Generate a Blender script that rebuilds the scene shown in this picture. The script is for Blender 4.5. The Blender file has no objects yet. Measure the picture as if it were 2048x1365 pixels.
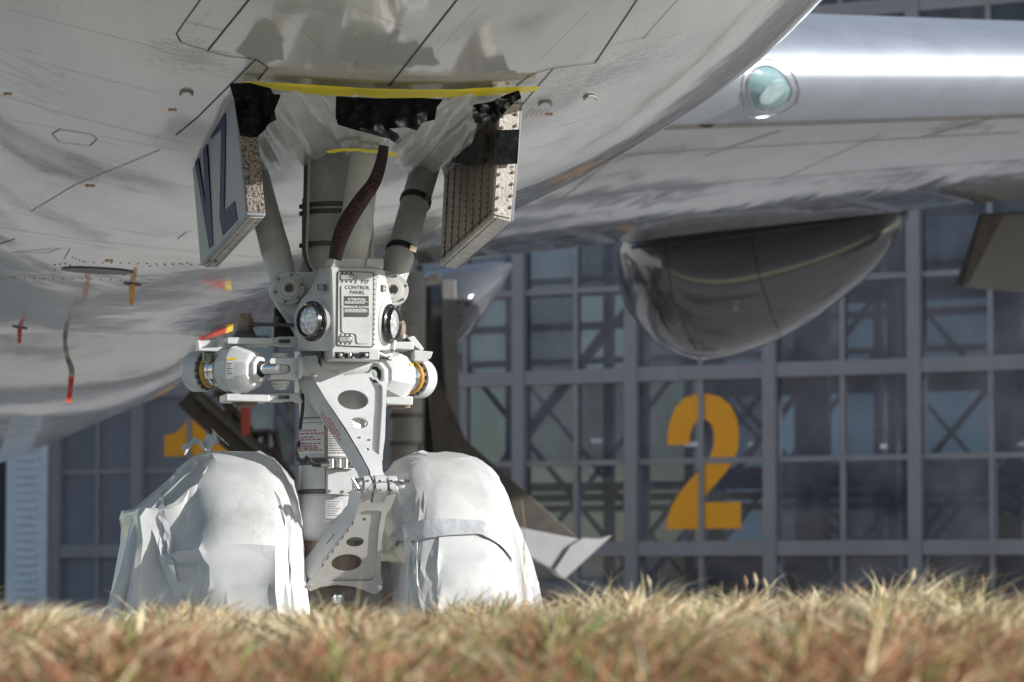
import bpy, bmesh, math, random
import numpy as np
from mathutils import Vector, Matrix
from mathutils.bvhtree import BVHTree

R = math.radians
scene = bpy.context.scene
col = scene.collection

# ------------------------------------------------------------------ camera
F = 7360.0                      # focal length in pixels of the 2048 px wide photograph
EYE = 0.60
PITCH = math.atan(468 / F)
cam_d = bpy.data.cameras.new('camera')
cam = bpy.data.objects.new('camera', cam_d)
col.objects.link(cam)
cam.location = (0, 0, EYE)
cam.rotation_euler = (R(90) + PITCH, 0, 0)
cam_d.sensor_width = 36
cam_d.lens = F * 36 / 2048
cam_d.clip_end = 3000
cam_d.dof.use_dof = True
cam_d.dof.focus_distance = 15.7
cam_d.dof.aperture_fstop = 5.0
scene.camera = cam

# ------------------------------------------------------------------ light
SUN_AZ, SUN_EL = R(71), R(19)   # azimuth measured from the camera's side towards the right
S = Vector((math.sin(SUN_AZ) * math.cos(SUN_EL), -math.cos(SUN_AZ) * math.cos(SUN_EL), math.sin(SUN_EL)))
sun_d = bpy.data.lights.new('sun', 'SUN')
sun_d.energy = 5.0
sun_d.angle = R(0.53)
sun_d.color = (1.0, 0.98, 0.95)
sun = bpy.data.objects.new('sun', sun_d)
sun.rotation_euler = S.to_track_quat('Z', 'Y').to_euler()
sun.location = (20, -10, 30)
col.objects.link(sun)
world = bpy.data.worlds.new('World')
scene.world = world
world.use_nodes = True
wn = world.node_tree
sky = wn.nodes.new('ShaderNodeTexSky')
sky.sky_type = 'NISHITA'
sky.sun_disc = False
sky.sun_elevation = SUN_EL
sky.sun_rotation = math.atan2(S.x, S.y)
sky.air_density = 1.0
sky.dust_density = 0.4
wn.links.new(sky.outputs[0], wn.nodes['Background'].inputs[0])
wn.nodes['Background'].inputs[1].default_value = 0.10
scene.view_settings.view_transform = 'Standard'
scene.view_settings.look = 'None'
scene.view_settings.gamma = 1
scene.view_settings.exposure = 0.33

# ------------------------------------------------------------------ frames
ALPHA = R(12.5)                 # heading of the airliner against the line of sight
G = Vector((-0.748, 16.0, 0))   # foot of the nose gear strut
CA, SA = math.cos(ALPHA), math.sin(ALPHA)
CP, SP = math.cos(PITCH), math.sin(PITCH)
def ray(px, py):
    a, b = (px - 1024) / F, (682.5 - py) / F
    return Vector((a, CP - b * SP, SP + b * CP))
def loc(w):                     # world to airliner frame (x to its left, y aft, z up)
    d = w - G
    return Vector((d.x * CA + d.y * SA, -d.x * SA + d.y * CA, d.z))
CAM_L = loc(Vector((0, 0, EYE)))
def rayl(px, py):
    d = ray(px, py)
    return Vector((d.x * CA + d.y * SA, -d.x * SA + d.y * CA, d.z))
def at(px, py, y):              # measured place in the photograph -> point of the airliner frame at station y
    d = rayl(px, py)
    return CAM_L + d * ((y - CAM_L.y) / d.y)

# ------------------------------------------------------------------ materials
M = {}
def nt(name):
    m = bpy.data.materials.new(name)
    m.use_nodes = True
    t = m.node_tree
    M[name] = m
    return m, t.nodes, t.links, t.nodes['Principled BSDF']
def ramp(n, stops):
    r = n.new('ShaderNodeValToRGB')
    e = r.color_ramp.elements
    while len(e) < len(stops): e.new(0.5)
    for k, (p, c) in enumerate(stops):
        e[k].position = p
        e[k].color = c if len(c) == 4 else (*c, 1)
    return r
def mat(name, c, rough=.5, metal=0, coat=0, var=.12, scale=6, bump=0, bscale=60, spots=None, spotscale=60, spotlim=.66, rvar=.1, spec=.5, stretch=None):
    m, n, l, b = nt(name)
    tc = n.new('ShaderNodeTexCoord')
    src = tc.outputs['Object']
    if stretch:
        mp = n.new('ShaderNodeMapping'); mp.inputs['Scale'].default_value = stretch
        l.new(src, mp.inputs[0]); src = mp.outputs[0]
    no = n.new('ShaderNodeTexNoise'); no.inputs['Scale'].default_value = scale; no.inputs['Detail'].default_value = 6; no.inputs['Roughness'].default_value = .62
    l.new(src, no.inputs['Vector'])
    r = ramp(n, [(.3, [x * (1 - var) for x in c]), (.7, [min(1, x * (1 + var)) for x in c])])
    l.new(no.outputs[0], r.inputs[0])
    out = r.outputs[0]
    if spots:
        n2 = n.new('ShaderNodeTexNoise'); n2.inputs['Scale'].default_value = spotscale; n2.inputs['Detail'].default_value = 4; n2.inputs['Roughness'].default_value = .7
        l.new(src, n2.inputs['Vector'])
        r2 = ramp(n, [(spotlim, (0, 0, 0)), (min(1, spotlim + .05), (1, 1, 1))])
        l.new(n2.outputs[0], r2.inputs[0])
        mx = n.new('ShaderNodeMix'); mx.data_type = 'RGBA'
        l.new(r2.outputs[0], mx.inputs['Factor']); l.new(out, mx.inputs['A']); mx.inputs['B'].default_value = (*spots, 1)
        out = mx.outputs['Result']
    l.new(out, b.inputs['Base Color'])
    mr = n.new('ShaderNodeMapRange'); mr.inputs['To Min'].default_value = max(0.02, rough - rvar); mr.inputs['To Max'].default_value = min(1, rough + rvar)
    l.new(no.outputs[0], mr.inputs[0]); l.new(mr.outputs[0], b.inputs['Roughness'])
    b.inputs['Metallic'].default_value = metal
    b.inputs['Specular IOR Level'].default_value = spec
    b.inputs['Coat Weight'].default_value = coat
    b.inputs['Coat Roughness'].default_value = .08
    if bump:
        n3 = n.new('ShaderNodeTexNoise'); n3.inputs['Scale'].default_value = bscale; n3.inputs['Detail'].default_value = 4
        l.new(src, n3.inputs['Vector'])
        bp = n.new('ShaderNodeBump'); bp.inputs['Strength'].default_value = bump; bp.inputs['Distance'].default_value = .02
        l.new(n3.outputs[0], bp.inputs['Height']); l.new(bp.outputs[0], b.inputs['Normal'])
    return m

mat('white_paint', (.54, .545, .545), .38, var=.10, scale=9, spots=(.16, .13, .10), spotscale=45, spotlim=.70, coat=.15)
mat('grey_paint', (.43, .43, .425), .42, var=.2, scale=7, spots=(.14, .13, .12), spotscale=70, spotlim=.66)
mat('box_paint', (.53, .525, .51), .5, var=.12, scale=11, spots=(.15, .14, .13), spotscale=90, spotlim=.67, bump=.12, bscale=220)
mat('link_grey', (.42, .41, .385), .42, var=.1, scale=8, spots=(.08, .07, .06), spotscale=55, spotlim=.71)
mat('black', (.018, .018, .02), .4)
mat('rubber', (.03, .03, .032), .7)
mat('black_ring', (.012, .012, .014), .25, coat=.5)
mat('dark_metal', (.10, .095, .09), .45, metal=.5, var=.3)
mat('brown_metal', (.22, .16, .11), .6, metal=.2, var=.4, scale=25, spots=(.06, .04, .03), spotscale=40, spotlim=.6)
mat('steel', (.62, .62, .62), .25, metal=1, var=.1)
mat('brass', (.50, .29, .07), .45, metal=.3, var=.25, scale=20)
mat('chrome', (.75, .75, .76), .12, metal=1, var=.05)
mat('piston', (.42, .33, .25), .4, metal=.3, var=.3, scale=5, spots=(.12, .08, .05), spotscale=25, spotlim=.6, stretch=(3, 3, .6))
mat('white_print', (.75, .75, .74), .6, var=.03)
mat('dark_print', (.05, .05, .055), .6, var=.03)
mat('red_print', (.42, .06, .04), .6, var=.1)
mat('blue_print', (.008, .010, .075), .55, var=.2, scale=20, spec=.25)
mat('paper', (.70, .69, .67), .6, var=.1, scale=14)
mat('yellow_label', (.72, .52, .05), .5, var=.1)
mat('placard', (.075, .07, .068), .55, var=.15)
mat('hose', (.045, .043, .04), .55)
mat('rust_edge', (.30, .255, .225), .75, var=.35, scale=30, spots=(.035, .025, .02), spotscale=130, spotlim=.50, bump=.5, bscale=150)
mat('rusty_rim', (.50, .465, .42), .55, var=.25, scale=18, spots=(.13, .065, .04), spotscale=48, spotlim=.60, bump=.3, bscale=120)
mat('door_inside', (.23, .18, .135), .5, var=.45, scale=5, spots=(.06, .04, .03), spotscale=26, spotlim=.64, stretch=(1, 4, .8), metal=.1)
mat('door_skin', (.27, .275, .30), .5, var=.15, scale=7, coat=0, spots=(.28, .28, .30), spotscale=30, spotlim=.66)
mat('black_tape', (.008, .008, .009), .42, var=.3, bump=.35, bscale=14, spec=.07)
mat('yellow_tape', (.93, .76, .02), .4, var=.06, scale=10, bump=.25, bscale=12)
mat('grey_tape', (.50, .51, .53), .3, metal=.15, var=.15, scale=14, bump=.35, bscale=18)
mat('maroon', (.030, .017, .018), .85, var=.3, scale=16, spots=(.05, .03, .03), spotscale=40, spotlim=.6)
mat('maroon_text', (.10, .03, .035), .85)
mat('red_flag', (.60, .06, .025), .6, var=.15)
mat('polished', (.46, .49, .54), .55, metal=.75, var=.06, scale=3, bump=.03, bscale=3, rvar=.05)
mat('dark_grey', (.13, .13, .125), .4, var=.2, scale=2)
mat('gear_grey', (.24, .235, .22), .45, var=.2, scale=4, spots=(.08, .07, .06), spotscale=9, spotlim=.64)
mat('gear_brown', (.055, .045, .038), .55, var=.4, scale=6)
mat('plate_grey', (.36, .37, .38), .3, var=.1, scale=3)
mat('orange_mast', (.52, .24, .05), .5, var=.2, scale=30)
mat('seam', (.045, .042, .04), .7, var=.2)
mat('seam_light', (.25, .24, .225), .6, var=.2)
mat('canoe', (.085, .09, .10), .1, coat=.5, var=.12, scale=1.2, spots=(.2, .19, .18), spotscale=2.5, spotlim=.66, stretch=(1, .3, 1))
mat('hangar_frame', (.29, .275, .295), .6, var=.12, scale=1.2)
mat('hangar_dark', (.07, .075, .09), .6, var=.2, scale=.7)
mat('hangar_board', (.20, .205, .25), .6, var=.15, scale=.9)
mat('hangar_white', (.75, .80, .88), .5, var=.08)
mat('number_paint', (1.0, .40, .002), .5, var=.07, scale=2)
mat('truss', (.20, .25, .29), .6, var=.2)
mat('teal_sheet', (.30, .42, .47), .7, var=.3, scale=.25)
mat('concrete', (.45, .445, .435), .85, var=.14, scale=.5, bump=.2, bscale=8, spots=(.11, .11, .115), spotscale=.16, spotlim=.53)  # dark blotches added so the belly mirrors them like shaded ground
mat('dark_inside', (.05, .052, .058), .8, var=.2)

# lamp lens: clear glass over a faceted reflector
m, n, l, b = nt('lamp_lens')
tc = n.new('ShaderNodeTexCoord'); v = n.new('ShaderNodeTexVoronoi'); v.inputs['Scale'].default_value = 48
l.new(tc.outputs['Object'], v.inputs['Vector'])
r = ramp(n, [(.0, (.85, .84, .84)), (.6, (.62, .60, .60)), (1, (.42, .40, .41))]); l.new(v.outputs['Distance'], r.inputs[0]); l.new(r.outputs[0], b.inputs['Base Color'])
bp = n.new('ShaderNodeBump'); bp.inputs['Strength'].default_value = .8; bp.inputs['Distance'].default_value = .01; l.new(v.outputs['Distance'], bp.inputs['Height']); l.new(bp.outputs[0], b.inputs['Normal'])
b.inputs['Roughness'].default_value = .2; b.inputs['Metallic'].default_value = .45; b.inputs['Coat Weight'].default_value = 1
# wing root landing light glass
m, n, l, b = nt('light_glass')
b.inputs['Base Color'].default_value = (.20, .31, .33, 1); b.inputs['Roughness'].default_value = .25; b.inputs['Coat Weight'].default_value = .4; b.inputs['Coat Roughness'].default_value = .12

# glossy belly paint with grime, scuffs and faint waves in the skin
def skin(name, c, rough, scuffs=(), wav=.012, wscale=(1.1, .35, 1.1), coat=.5, crough=.05):
    m, n, l, b = nt(name)
    tc = n.new('ShaderNodeTexCoord')
    n1 = n.new('ShaderNodeTexNoise'); n1.inputs['Scale'].default_value = 1.3; n1.inputs['Detail'].default_value = 7; n1.inputs['Roughness'].default_value = .6
    mp = n.new('ShaderNodeMapping'); mp.inputs['Scale'].default_value = (1.4, .45, 1.4)
    l.new(tc.outputs['Object'], mp.inputs[0]); l.new(mp.outputs[0], n1.inputs['Vector'])
    r1 = ramp(n, [(.28, [x * .86 for x in c]), (.5, c), (.75, [min(1, x * 1.05) for x in c])]); l.new(n1.outputs[0], r1.inputs[0])
    out = r1.outputs[0]
    # fine streaks running aft
    n4 = n.new('ShaderNodeTexNoise'); n4.inputs['Scale'].default_value = 9; n4.inputs['Detail'].default_value = 8; n4.inputs['Roughness'].default_value = .7
    mp4 = n.new('ShaderNodeMapping'); mp4.inputs['Scale'].default_value = (2.2, .22, 2.2); l.new(tc.outputs['Object'], mp4.inputs[0]); l.new(mp4.outputs[0], n4.inputs['Vector'])
    r4 = ramp(n, [(.60, (0, 0, 0)), (.74, (.55, .55, .55))]); l.new(n4.outputs[0], r4.inputs[0])
    mx = n.new('ShaderNodeMix'); mx.data_type = 'RGBA'; l.new(r4.outputs[0], mx.inputs['Factor']); l.new(out, mx.inputs['A']); mx.inputs['B'].default_value = (.25, .225, .20, 1); out = mx.outputs['Result']
    for (p, s, sc, lim, cc) in scuffs:
        mp2 = n.new('ShaderNodeMapping'); mp2.vector_type = 'POINT'
        sub = n.new('ShaderNodeVectorMath'); sub.operation = 'SUBTRACT'; sub.inputs[1].default_value = p; l.new(tc.outputs['Object'], sub.inputs[0])
        div = n.new('ShaderNodeVectorMath'); div.operation = 'DIVIDE'; div.inputs[1].default_value = s; l.new(sub.outputs[0], div.inputs[0])
        ln = n.new('ShaderNodeVectorMath'); ln.operation = 'LENGTH'; l.new(div.outputs[0], ln.inputs[0])
        fall = n.new('ShaderNodeMapRange'); fall.inputs['From Min'].default_value = 1; fall.inputs['From Max'].default_value = 0; fall.inputs['To Min'].default_value = 0; fall.inputs['To Max'].default_value = .30
        l.new(ln.outputs['Value'], fall.inputs[0])
        ns = n.new('ShaderNodeTexNoise'); ns.inputs['Scale'].default_value = 1; ns.inputs['Detail'].default_value = 5; ns.inputs['Roughness'].default_value = .75; ns.inputs['Distortion'].default_value = .6
        mp2.inputs['Scale'].default_value = sc; l.new(tc.outputs['Object'], mp2.inputs[0]); l.new(mp2.outputs[0], ns.inputs['Vector'])
        ad = n.new('ShaderNodeMath'); ad.operation = 'ADD'; l.new(ns.outputs[0], ad.inputs[0]); l.new(fall.outputs[0], ad.inputs[1])
        rr = ramp(n, [(lim, (0, 0, 0)), (lim + .10, (.8, .8, .8))]); l.new(ad.outputs[0], rr.inputs[0])
        mx = n.new('ShaderNodeMix'); mx.data_type = 'RGBA'; l.new(rr.outputs[0], mx.inputs['Factor']); l.new(out, mx.inputs['A']); mx.inputs['B'].default_value = (*cc, 1); out = mx.outputs['Result']
    l.new(out, b.inputs['Base Color'])
    b.inputs['Roughness'].default_value = rough
    b.inputs['Specular IOR Level'].default_value = .6
    b.inputs['Coat Weight'].default_value = coat; b.inputs['Coat Roughness'].default_value = crough
    n3 = n.new('ShaderNodeTexNoise'); n3.inputs['Scale'].default_value = 1; n3.inputs['Detail'].default_value = 3
    mp3 = n.new('ShaderNodeMapping'); mp3.inputs['Scale'].default_value = wscale; l.new(tc.outputs['Object'], mp3.inputs[0]); l.new(mp3.outputs[0], n3.inputs['Vector'])
    bp = n.new('ShaderNodeBump'); bp.inputs['Strength'].default_value = 1; bp.inputs['Distance'].default_value = wav
    l.new(n3.outputs[0], bp.inputs['Height']); l.new(bp.outputs[0], b.inputs['Normal']); l.new(bp.outputs[0], b.inputs['Coat Normal'])
    return m

# clear plastic sheeting
m, n, l, b = nt('clear_plastic')
tr = n.new('ShaderNodeBsdfTransparent'); tr.inputs[0].default_value = (.93, .93, .92, 1)
b.inputs['Base Color'].default_value = (.72, .72, .70, 1); b.inputs['Roughness'].default_value = .14; b.inputs['Specular IOR Level'].default_value = .9
mxs = n.new('ShaderNodeMixShader')
tcp = n.new('ShaderNodeTexCoord'); npz = n.new('ShaderNodeTexNoise'); npz.inputs['Scale'].default_value = 7; npz.inputs['Detail'].default_value = 5
l.new(tcp.outputs['Object'], npz.inputs['Vector'])
mrp = n.new('ShaderNodeMapRange'); mrp.inputs['To Min'].default_value = .12; mrp.inputs['To Max'].default_value = .42; l.new(npz.outputs[0], mrp.inputs[0])
lw = n.new('ShaderNodeLayerWeight'); lw.inputs[0].default_value = .35; adp = n.new('ShaderNodeMath'); adp.operation = 'MULTIPLY_ADD'; adp.inputs[1].default_value = .55; adp.use_clamp = True; l.new(lw.outputs['Facing'], adp.inputs[0]); l.new(mrp.outputs[0], adp.inputs[2]); l.new(adp.outputs[0], mxs.inputs[0])
l.new(tr.outputs[0], mxs.inputs[1]); l.new(b.outputs[0], mxs.inputs[2]); l.new(mxs.outputs[0], n['Material Output'].inputs[0])

# white vinyl wheel covers
m, n, l, b = nt('vinyl')
tc = n.new('ShaderNodeTexCoord'); no = n.new('ShaderNodeTexNoise'); no.inputs['Scale'].default_value = 5; no.inputs['Detail'].default_value = 7
l.new(tc.outputs['Object'], no.inputs['Vector'])
r = ramp(n, [(.3, (.42, .42, .415)), (.5, (.53, .53, .525)), (.8, (.58, .58, .575))]); l.new(no.outputs[0], r.inputs[0])
wv = n.new('ShaderNodeTexNoise'); wv.inputs['Scale'].default_value = 14; wv.inputs['Detail'].default_value = 3; wv.inputs['Distortion'].default_value = 2.0; l.new(tc.outputs['Object'], wv.inputs['Vector'])
r2 = ramp(n, [(.488, (0, 0, 0)), (.5, (.55, .55, .55)), (.512, (0, 0, 0))]); l.new(wv.outputs[0], r2.inputs[0])
wv2 = n.new('ShaderNodeTexNoise'); wv2.inputs['Scale'].default_value = 4; l.new(tc.outputs['Object'], wv2.inputs['Vector'])
r3 = ramp(n, [(.47, (0, 0, 0)), (.60, (1, 1, 1))]); l.new(wv2.outputs[0], r3.inputs[0])
mu = n.new('ShaderNodeMath'); mu.operation = 'MULTIPLY'; l.new(r2.outputs[0], mu.inputs[0]); l.new(r3.outputs[0], mu.inputs[1])
mx = n.new('ShaderNodeMix'); mx.data_type = 'RGBA'; l.new(mu.outputs[0], mx.inputs['Factor']); l.new(r.outputs[0], mx.inputs['A']); mx.inputs['B'].default_value = (.22, .21, .2, 1)
l.new(mx.outputs['Result'], b.inputs['Base Color'])
b.inputs['Roughness'].default_value = .33; b.inputs['Coat Weight'].default_value = .15; b.inputs['Subsurface Weight'].default_value = 0
bp = n.new('ShaderNodeBump'); bp.inputs['Strength'].default_value = .35; bp.inputs['Distance'].default_value = .02
nb = n.new('ShaderNodeTexNoise'); nb.inputs['Scale'].default_value = 9; nb.inputs['Detail'].default_value = 3; nb.inputs['Distortion'].default_value = .8; l.new(tc.outputs['Object'], nb.inputs['Vector'])
def ridge(sc, dist, w):
    q = n.new('ShaderNodeTexNoise'); q.inputs['Scale'].default_value = sc; q.inputs['Detail'].default_value = 1.5; q.inputs['Distortion'].default_value = dist; l.new(tc.outputs['Object'], q.inputs['Vector'])
    s1 = n.new('ShaderNodeMath'); s1.operation = 'SUBTRACT'; s1.inputs[1].default_value = .5; l.new(q.outputs[0], s1.inputs[0])
    s2 = n.new('ShaderNodeMath'); s2.operation = 'ABSOLUTE'; l.new(s1.outputs[0], s2.inputs[0])
    s3 = n.new('ShaderNodeMath'); s3.operation = 'MULTIPLY'; s3.inputs[1].default_value = w; l.new(s2.outputs[0], s3.inputs[0]); return s3
ra, rb_ = ridge(2.6, .2, 3.0), ridge(7, .3, .5)
sm3 = n.new('ShaderNodeMath'); sm3.operation = 'ADD'; l.new(ra.outputs[0], sm3.inputs[0]); l.new(rb_.outputs[0], sm3.inputs[1])
bp.inputs['Strength'].default_value = .26; bp.inputs['Distance'].default_value = .03
l.new(sm3.outputs[0], bp.inputs['Height']); l.new(bp.outputs[0], b.inputs['Normal'])

# hangar glass: tinted, part mirror, greyish reflections also painted in as diffuse haze
m, n, l, b = nt('hangar_glass')
tr = n.new('ShaderNodeBsdfTransparent'); tr.inputs[0].default_value = (.55, .62, .70, 1)
gl = n.new('ShaderNodeBsdfGlossy'); gl.inputs['Roughness'].default_value = .04; gl.inputs[0].default_value = (.8, .82, .9, 1)
fr = n.new('ShaderNodeFresnel'); fr.inputs[0].default_value = 1.52
tcg = n.new('ShaderNodeTexCoord'); ng = n.new('ShaderNodeTexNoise'); ng.inputs['Scale'].default_value = .8; ng.inputs['Detail'].default_value = 4; l.new(tcg.outputs['Object'], ng.inputs['Vector'])
bg = n.new('ShaderNodeBump'); bg.inputs['Strength'].default_value = .4; bg.inputs['Distance'].default_value = .02; l.new(ng.outputs[0], bg.inputs['Height']); l.new(bg.outputs[0], gl.inputs['Normal'])
ms = n.new('ShaderNodeMixShader'); l.new(fr.outputs[0], ms.inputs[0]); l.new(tr.outputs[0], ms.inputs[1]); l.new(gl.outputs[0], ms.inputs[2])
df = n.new('ShaderNodeBsdfDiffuse')
rd = ramp(n, [(.36, (.075, .077, .10)), (.7, (.27, .26, .31))]); l.new(ng.outputs[0], rd.inputs[0]); l.new(rd.outputs[0], df.inputs[0])
oi = n.new('ShaderNodeObjectInfo'); mo_ = n.new('ShaderNodeMapRange'); mo_.inputs['To Min'].default_value = .34; mo_.inputs['To Max'].default_value = .72; l.new(oi.outputs['Random'], mo_.inputs[0])
ms2 = n.new('ShaderNodeMixShader'); l.new(mo_.outputs[0], ms2.inputs[0]); l.new(ms.outputs[0], ms2.inputs[1]); l.new(df.outputs[0], ms2.inputs[2])
l.new(ms2.outputs[0], n['Material Output'].inputs[0])

m, n, l, b = nt('lamp_glow')
b.inputs['Emission Color'].default_value = (1, .93, .82, 1); b.inputs['Emission Strength'].default_value = 2.2

m, n, l, b = nt('grass_blade')
a = n.new('ShaderNodeVertexColor'); a.layer_name = 'col'; l.new(a.outputs[0], b.inputs['Base Color']); b.inputs['Roughness'].default_value = .7
b.inputs['Specular IOR Level'].default_value = .2
mat('soil', (.13, .085, .055), .95, var=.4, scale=3, bump=.5, bscale=20)
mat('verge', (.22, .20, .10), .95, var=.35, scale=1.5, bump=.4, bscale=15)

# ------------------------------------------------------------------ mesh helpers
def tag(o, label=None, cat=None, group=None, kind=None):
    if label: o['label'] = label
    if cat: o['category'] = cat
    if group: o['group'] = group
    if kind: o['kind'] = kind
    return o
def link(name, me, material, parent=None, smooth=38, bevel=0):
    o = bpy.data.objects.new(name, me)
    if material:
        me.materials.clear(); me.materials.append(M[material] if isinstance(material, str) else material)
    col.objects.link(o)
    if parent: o.parent = parent
    if smooth:
        me.polygons.foreach_set('use_smooth', [True] * len(me.polygons))
        me.set_sharp_from_angle(angle=R(smooth))
    if bevel:
        b = o.modifiers.new('bevel', 'BEVEL'); b.width = bevel; b.segments = 2; b.limit_method = 'ANGLE'; b.angle_limit = R(40); b.harden_normals = False
    return o
def empty(name, loc=(0, 0, 0), rz=0, parent=None):
    o = bpy.data.objects.new(name, None); col.objects.link(o); o.location = loc; o.rotation_euler = (0, 0, rz); o.empty_display_size = .2
    if parent: o.parent = parent
    return o
def basis(d, hint=Vector((0, 0, 1))):
    d = Vector(d).normalized()
    if abs(d.dot(hint)) > .98: hint = Vector((1, 0, 0))
    u = d.cross(hint).normalized()
    return u, d.cross(u).normalized(), d
class MB:
    def __init__(s): s.v = []; s.f = []
    def add(s, vs, fs):
        k = len(s.v); s.v += [Vector(p) for p in vs]; s.f += [[i + k for i in f] for f in fs]; return s
    def hexa(s, p):             # eight corners: four at the bottom, four above them
        return s.add(p, [(3, 2, 1, 0), (4, 5, 6, 7), (0, 1, 5, 4), (1, 2, 6, 5), (2, 3, 7, 6), (3, 0, 4, 7)])
    def box(s, lo, hi):
        (a, b, c), (d, e, f) = lo, hi
        return s.hexa([(a, b, c), (d, b, c), (d, e, c), (a, e, c), (a, b, f), (d, b, f), (d, e, f), (a, e, f)])
    def bar(s, p0, p1, w, h, hint=Vector((0, 0, 1))):
        p0, p1 = Vector(p0), Vector(p1); u, v, d = basis(p1 - p0, hint); u *= w / 2; v *= h / 2
        return s.hexa([p0 - u - v, p0 + u - v, p0 + u + v, p0 - u + v, p1 - u - v, p1 + u - v, p1 + u + v, p1 - u + v])
    def prism(s, poly, off):
        n = len(poly); off = Vector(off); a = [Vector(p) for p in poly]; b = [p + off for p in a]
        return s.add(a + b, [tuple(range(n))[::-1], tuple(range(n, 2 * n))] + [(i, (i + 1) % n, n + (i + 1) % n, n + i) for i in range(n)])
    def lathe(s, p0, d, prof, n=24, closed=True, hint=Vector((0, 0, 1)), rot=0):
        p0 = Vector(p0); u, v, d = basis(d, hint); vs = []; fs = []
        for (t, r) in prof:
            for k in range(n):
                a = 2 * math.pi * k / n + rot; vs.append(p0 + d * t + (u * math.cos(a) + v * math.sin(a)) * r)
        for j in range(len(prof) - 1):
            for k in range(n): fs.append((j * n + k, j * n + (k + 1) % n, (j + 1) * n + (k + 1) % n, (j + 1) * n + k))
        if closed: fs.append(tuple(range(n))[::-1]); fs.append(tuple(range((len(prof) - 1) * n, len(prof) * n)))
        return s.add(vs, fs)
    def cyl(s, p0, p1, r0, r1=None, n=24):
        p0, p1 = Vector(p0), Vector(p1)
        return s.lathe(p0, p1 - p0, [(0, r0), ((p1 - p0).length, r0 if r1 is None else r1)], n)
    def tube(s, pts, r, n=8):
        pts = [Vector(p) for p in pts]; vs = []; fs = []; hint = Vector((.13, .27, .95)).normalized()
        for i, p in enumerate(pts):
            d = pts[min(i + 1, len(pts) - 1)] - pts[max(i - 1, 0)]; u, v, _ = basis(d, hint)
            rr = r[i] if isinstance(r, (list, tuple)) else r
            for k in range(n): a = 2 * math.pi * k / n; vs.append(p + (u * math.cos(a) + v * math.sin(a)) * rr)
        for i in range(len(pts) - 1):
            for k in range(n): fs.append((i * n + k, i * n + (k + 1) % n, (i + 1) * n + (k + 1) % n, (i + 1) * n + k))
        fs.append(tuple(range(n))[::-1]); fs.append(tuple(range((len(pts) - 1) * n, len(pts) * n)))
        return s.add(vs, fs)
    def grid(s, rows, wrap=False, cap=False):
        n = len(rows[0]); vs = [p for r in rows for p in r]; fs = []
        for j in range(len(rows) - 1):
            for k in range(n if wrap else n - 1): fs.append((j * n + k, j * n + (k + 1) % n, (j + 1) * n + (k + 1) % n, (j + 1) * n + k))
        if cap: fs.append(tuple(range(n))[::-1]); fs.append(tuple(range((len(rows) - 1) * n, len(rows) * n)))
        return s.add(vs, fs)
    def mesh(s, fix=True):
        me = bpy.data.meshes.new('m'); me.from_pydata([tuple(p) for p in s.v], [], s.f); me.update()
        if fix:
            bm = bmesh.new(); bm.from_mesh(me); bmesh.ops.recalc_face_normals(bm, faces=bm.faces); bm.to_mesh(me); bm.free()
        return me
    def build(s, name, material, parent=None, smooth=38, bevel=0, fix=True):
        return link(name, s.mesh(fix), material, parent, smooth, bevel)
def lerp(a, b, t): return a + (b - a) * t
def interp(tab, x):
    if x <= tab[0][0]: return tab[0][1]
    for (a, va), (b, vb) in zip(tab, tab[1:]):
        if x <= b: return lerp(va, vb, (x - a) / (b - a))
    return tab[-1][1]
def smoothtab(tab, x):          # Catmull-Rom through a table
    xs = [t[0] for t in tab]
    if x <= xs[0]: return tab[0][1]
    if x >= xs[-1]: return tab[-1][1]
    i = max(k for k in range(len(xs) - 1) if xs[k] <= x)
    def mm(k):
        a, b = max(k - 1, 0), min(k + 1, len(xs) - 1); return (tab[b][1] - tab[a][1]) / (xs[b] - xs[a])
    h = xs[i + 1] - xs[i]; t = (x - xs[i]) / h
    return (2*t**3-3*t*t+1)*tab[i][1] + (t**3-2*t*t+t)*h*mm(i) + (-2*t**3+3*t*t)*tab[i+1][1] + (t**3-t*t)*h*mm(i+1)
def ellipse(cx, cy, rx, ry, n=32, rot=0):
    return [(cx + rx * math.cos(a) * math.cos(rot) - ry * math.sin(a) * math.sin(rot), cy + rx * math.cos(a) * math.sin(rot) + ry * math.sin(a) * math.cos(rot)) for a in [2 * math.pi * k / n for k in range(n)]]
def rounded(pts, r, n=4):
    out = []
    for i, p in enumerate(pts):
        p = Vector(p); a = Vector(pts[i - 1]) - p; b = Vector(pts[(i + 1) % len(pts)]) - p
        t = min(r, a.length * .45, b.length * .45); a = p + a.normalized() * t; b = p + b.normalized() * t
        for k in range(n + 1):
            u = k / n; out.append(tuple((a * (1 - u) ** 2 + p * 2 * u * (1 - u) + b * u * u)))
    return out
def plate(outer, holes, f, t0=0.0, t1=1.0):
    """flat plate with holes from 2-D outlines; f(x, y, t) gives the place of each corner, t0/t1 the two faces"""
    cu = bpy.data.curves.new('c', 'CURVE'); cu.dimensions = '2D'; cu.fill_mode = 'BOTH'; cu.extrude = .5
    for pl in [outer] + list(holes):
        sp = cu.splines.new('POLY'); sp.points.add(len(pl) - 1)
        for k, p in enumerate(pl): sp.points[k].co = (p[0], p[1], 0, 1)
        sp.use_cyclic_u = True
    o = bpy.data.objects.new('c', cu); col.objects.link(o)
    dg = bpy.context.evaluated_depsgraph_get()
    me = bpy.data.meshes.new_from_object(o.evaluated_get(dg))
    bpy.data.objects.remove(o); bpy.data.curves.remove(cu)
    for v in me.vertices:
        v.co = f(v.co.x, v.co.y, t0 if v.co.z < 0 else t1)
    bm = bmesh.new(); bm.from_mesh(me); bmesh.ops.remove_doubles(bm, verts=bm.verts, dist=1e-5); bmesh.ops.recalc_face_normals(bm, faces=bm.faces); bm.to_mesh(me); bm.free()
    return me
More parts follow.
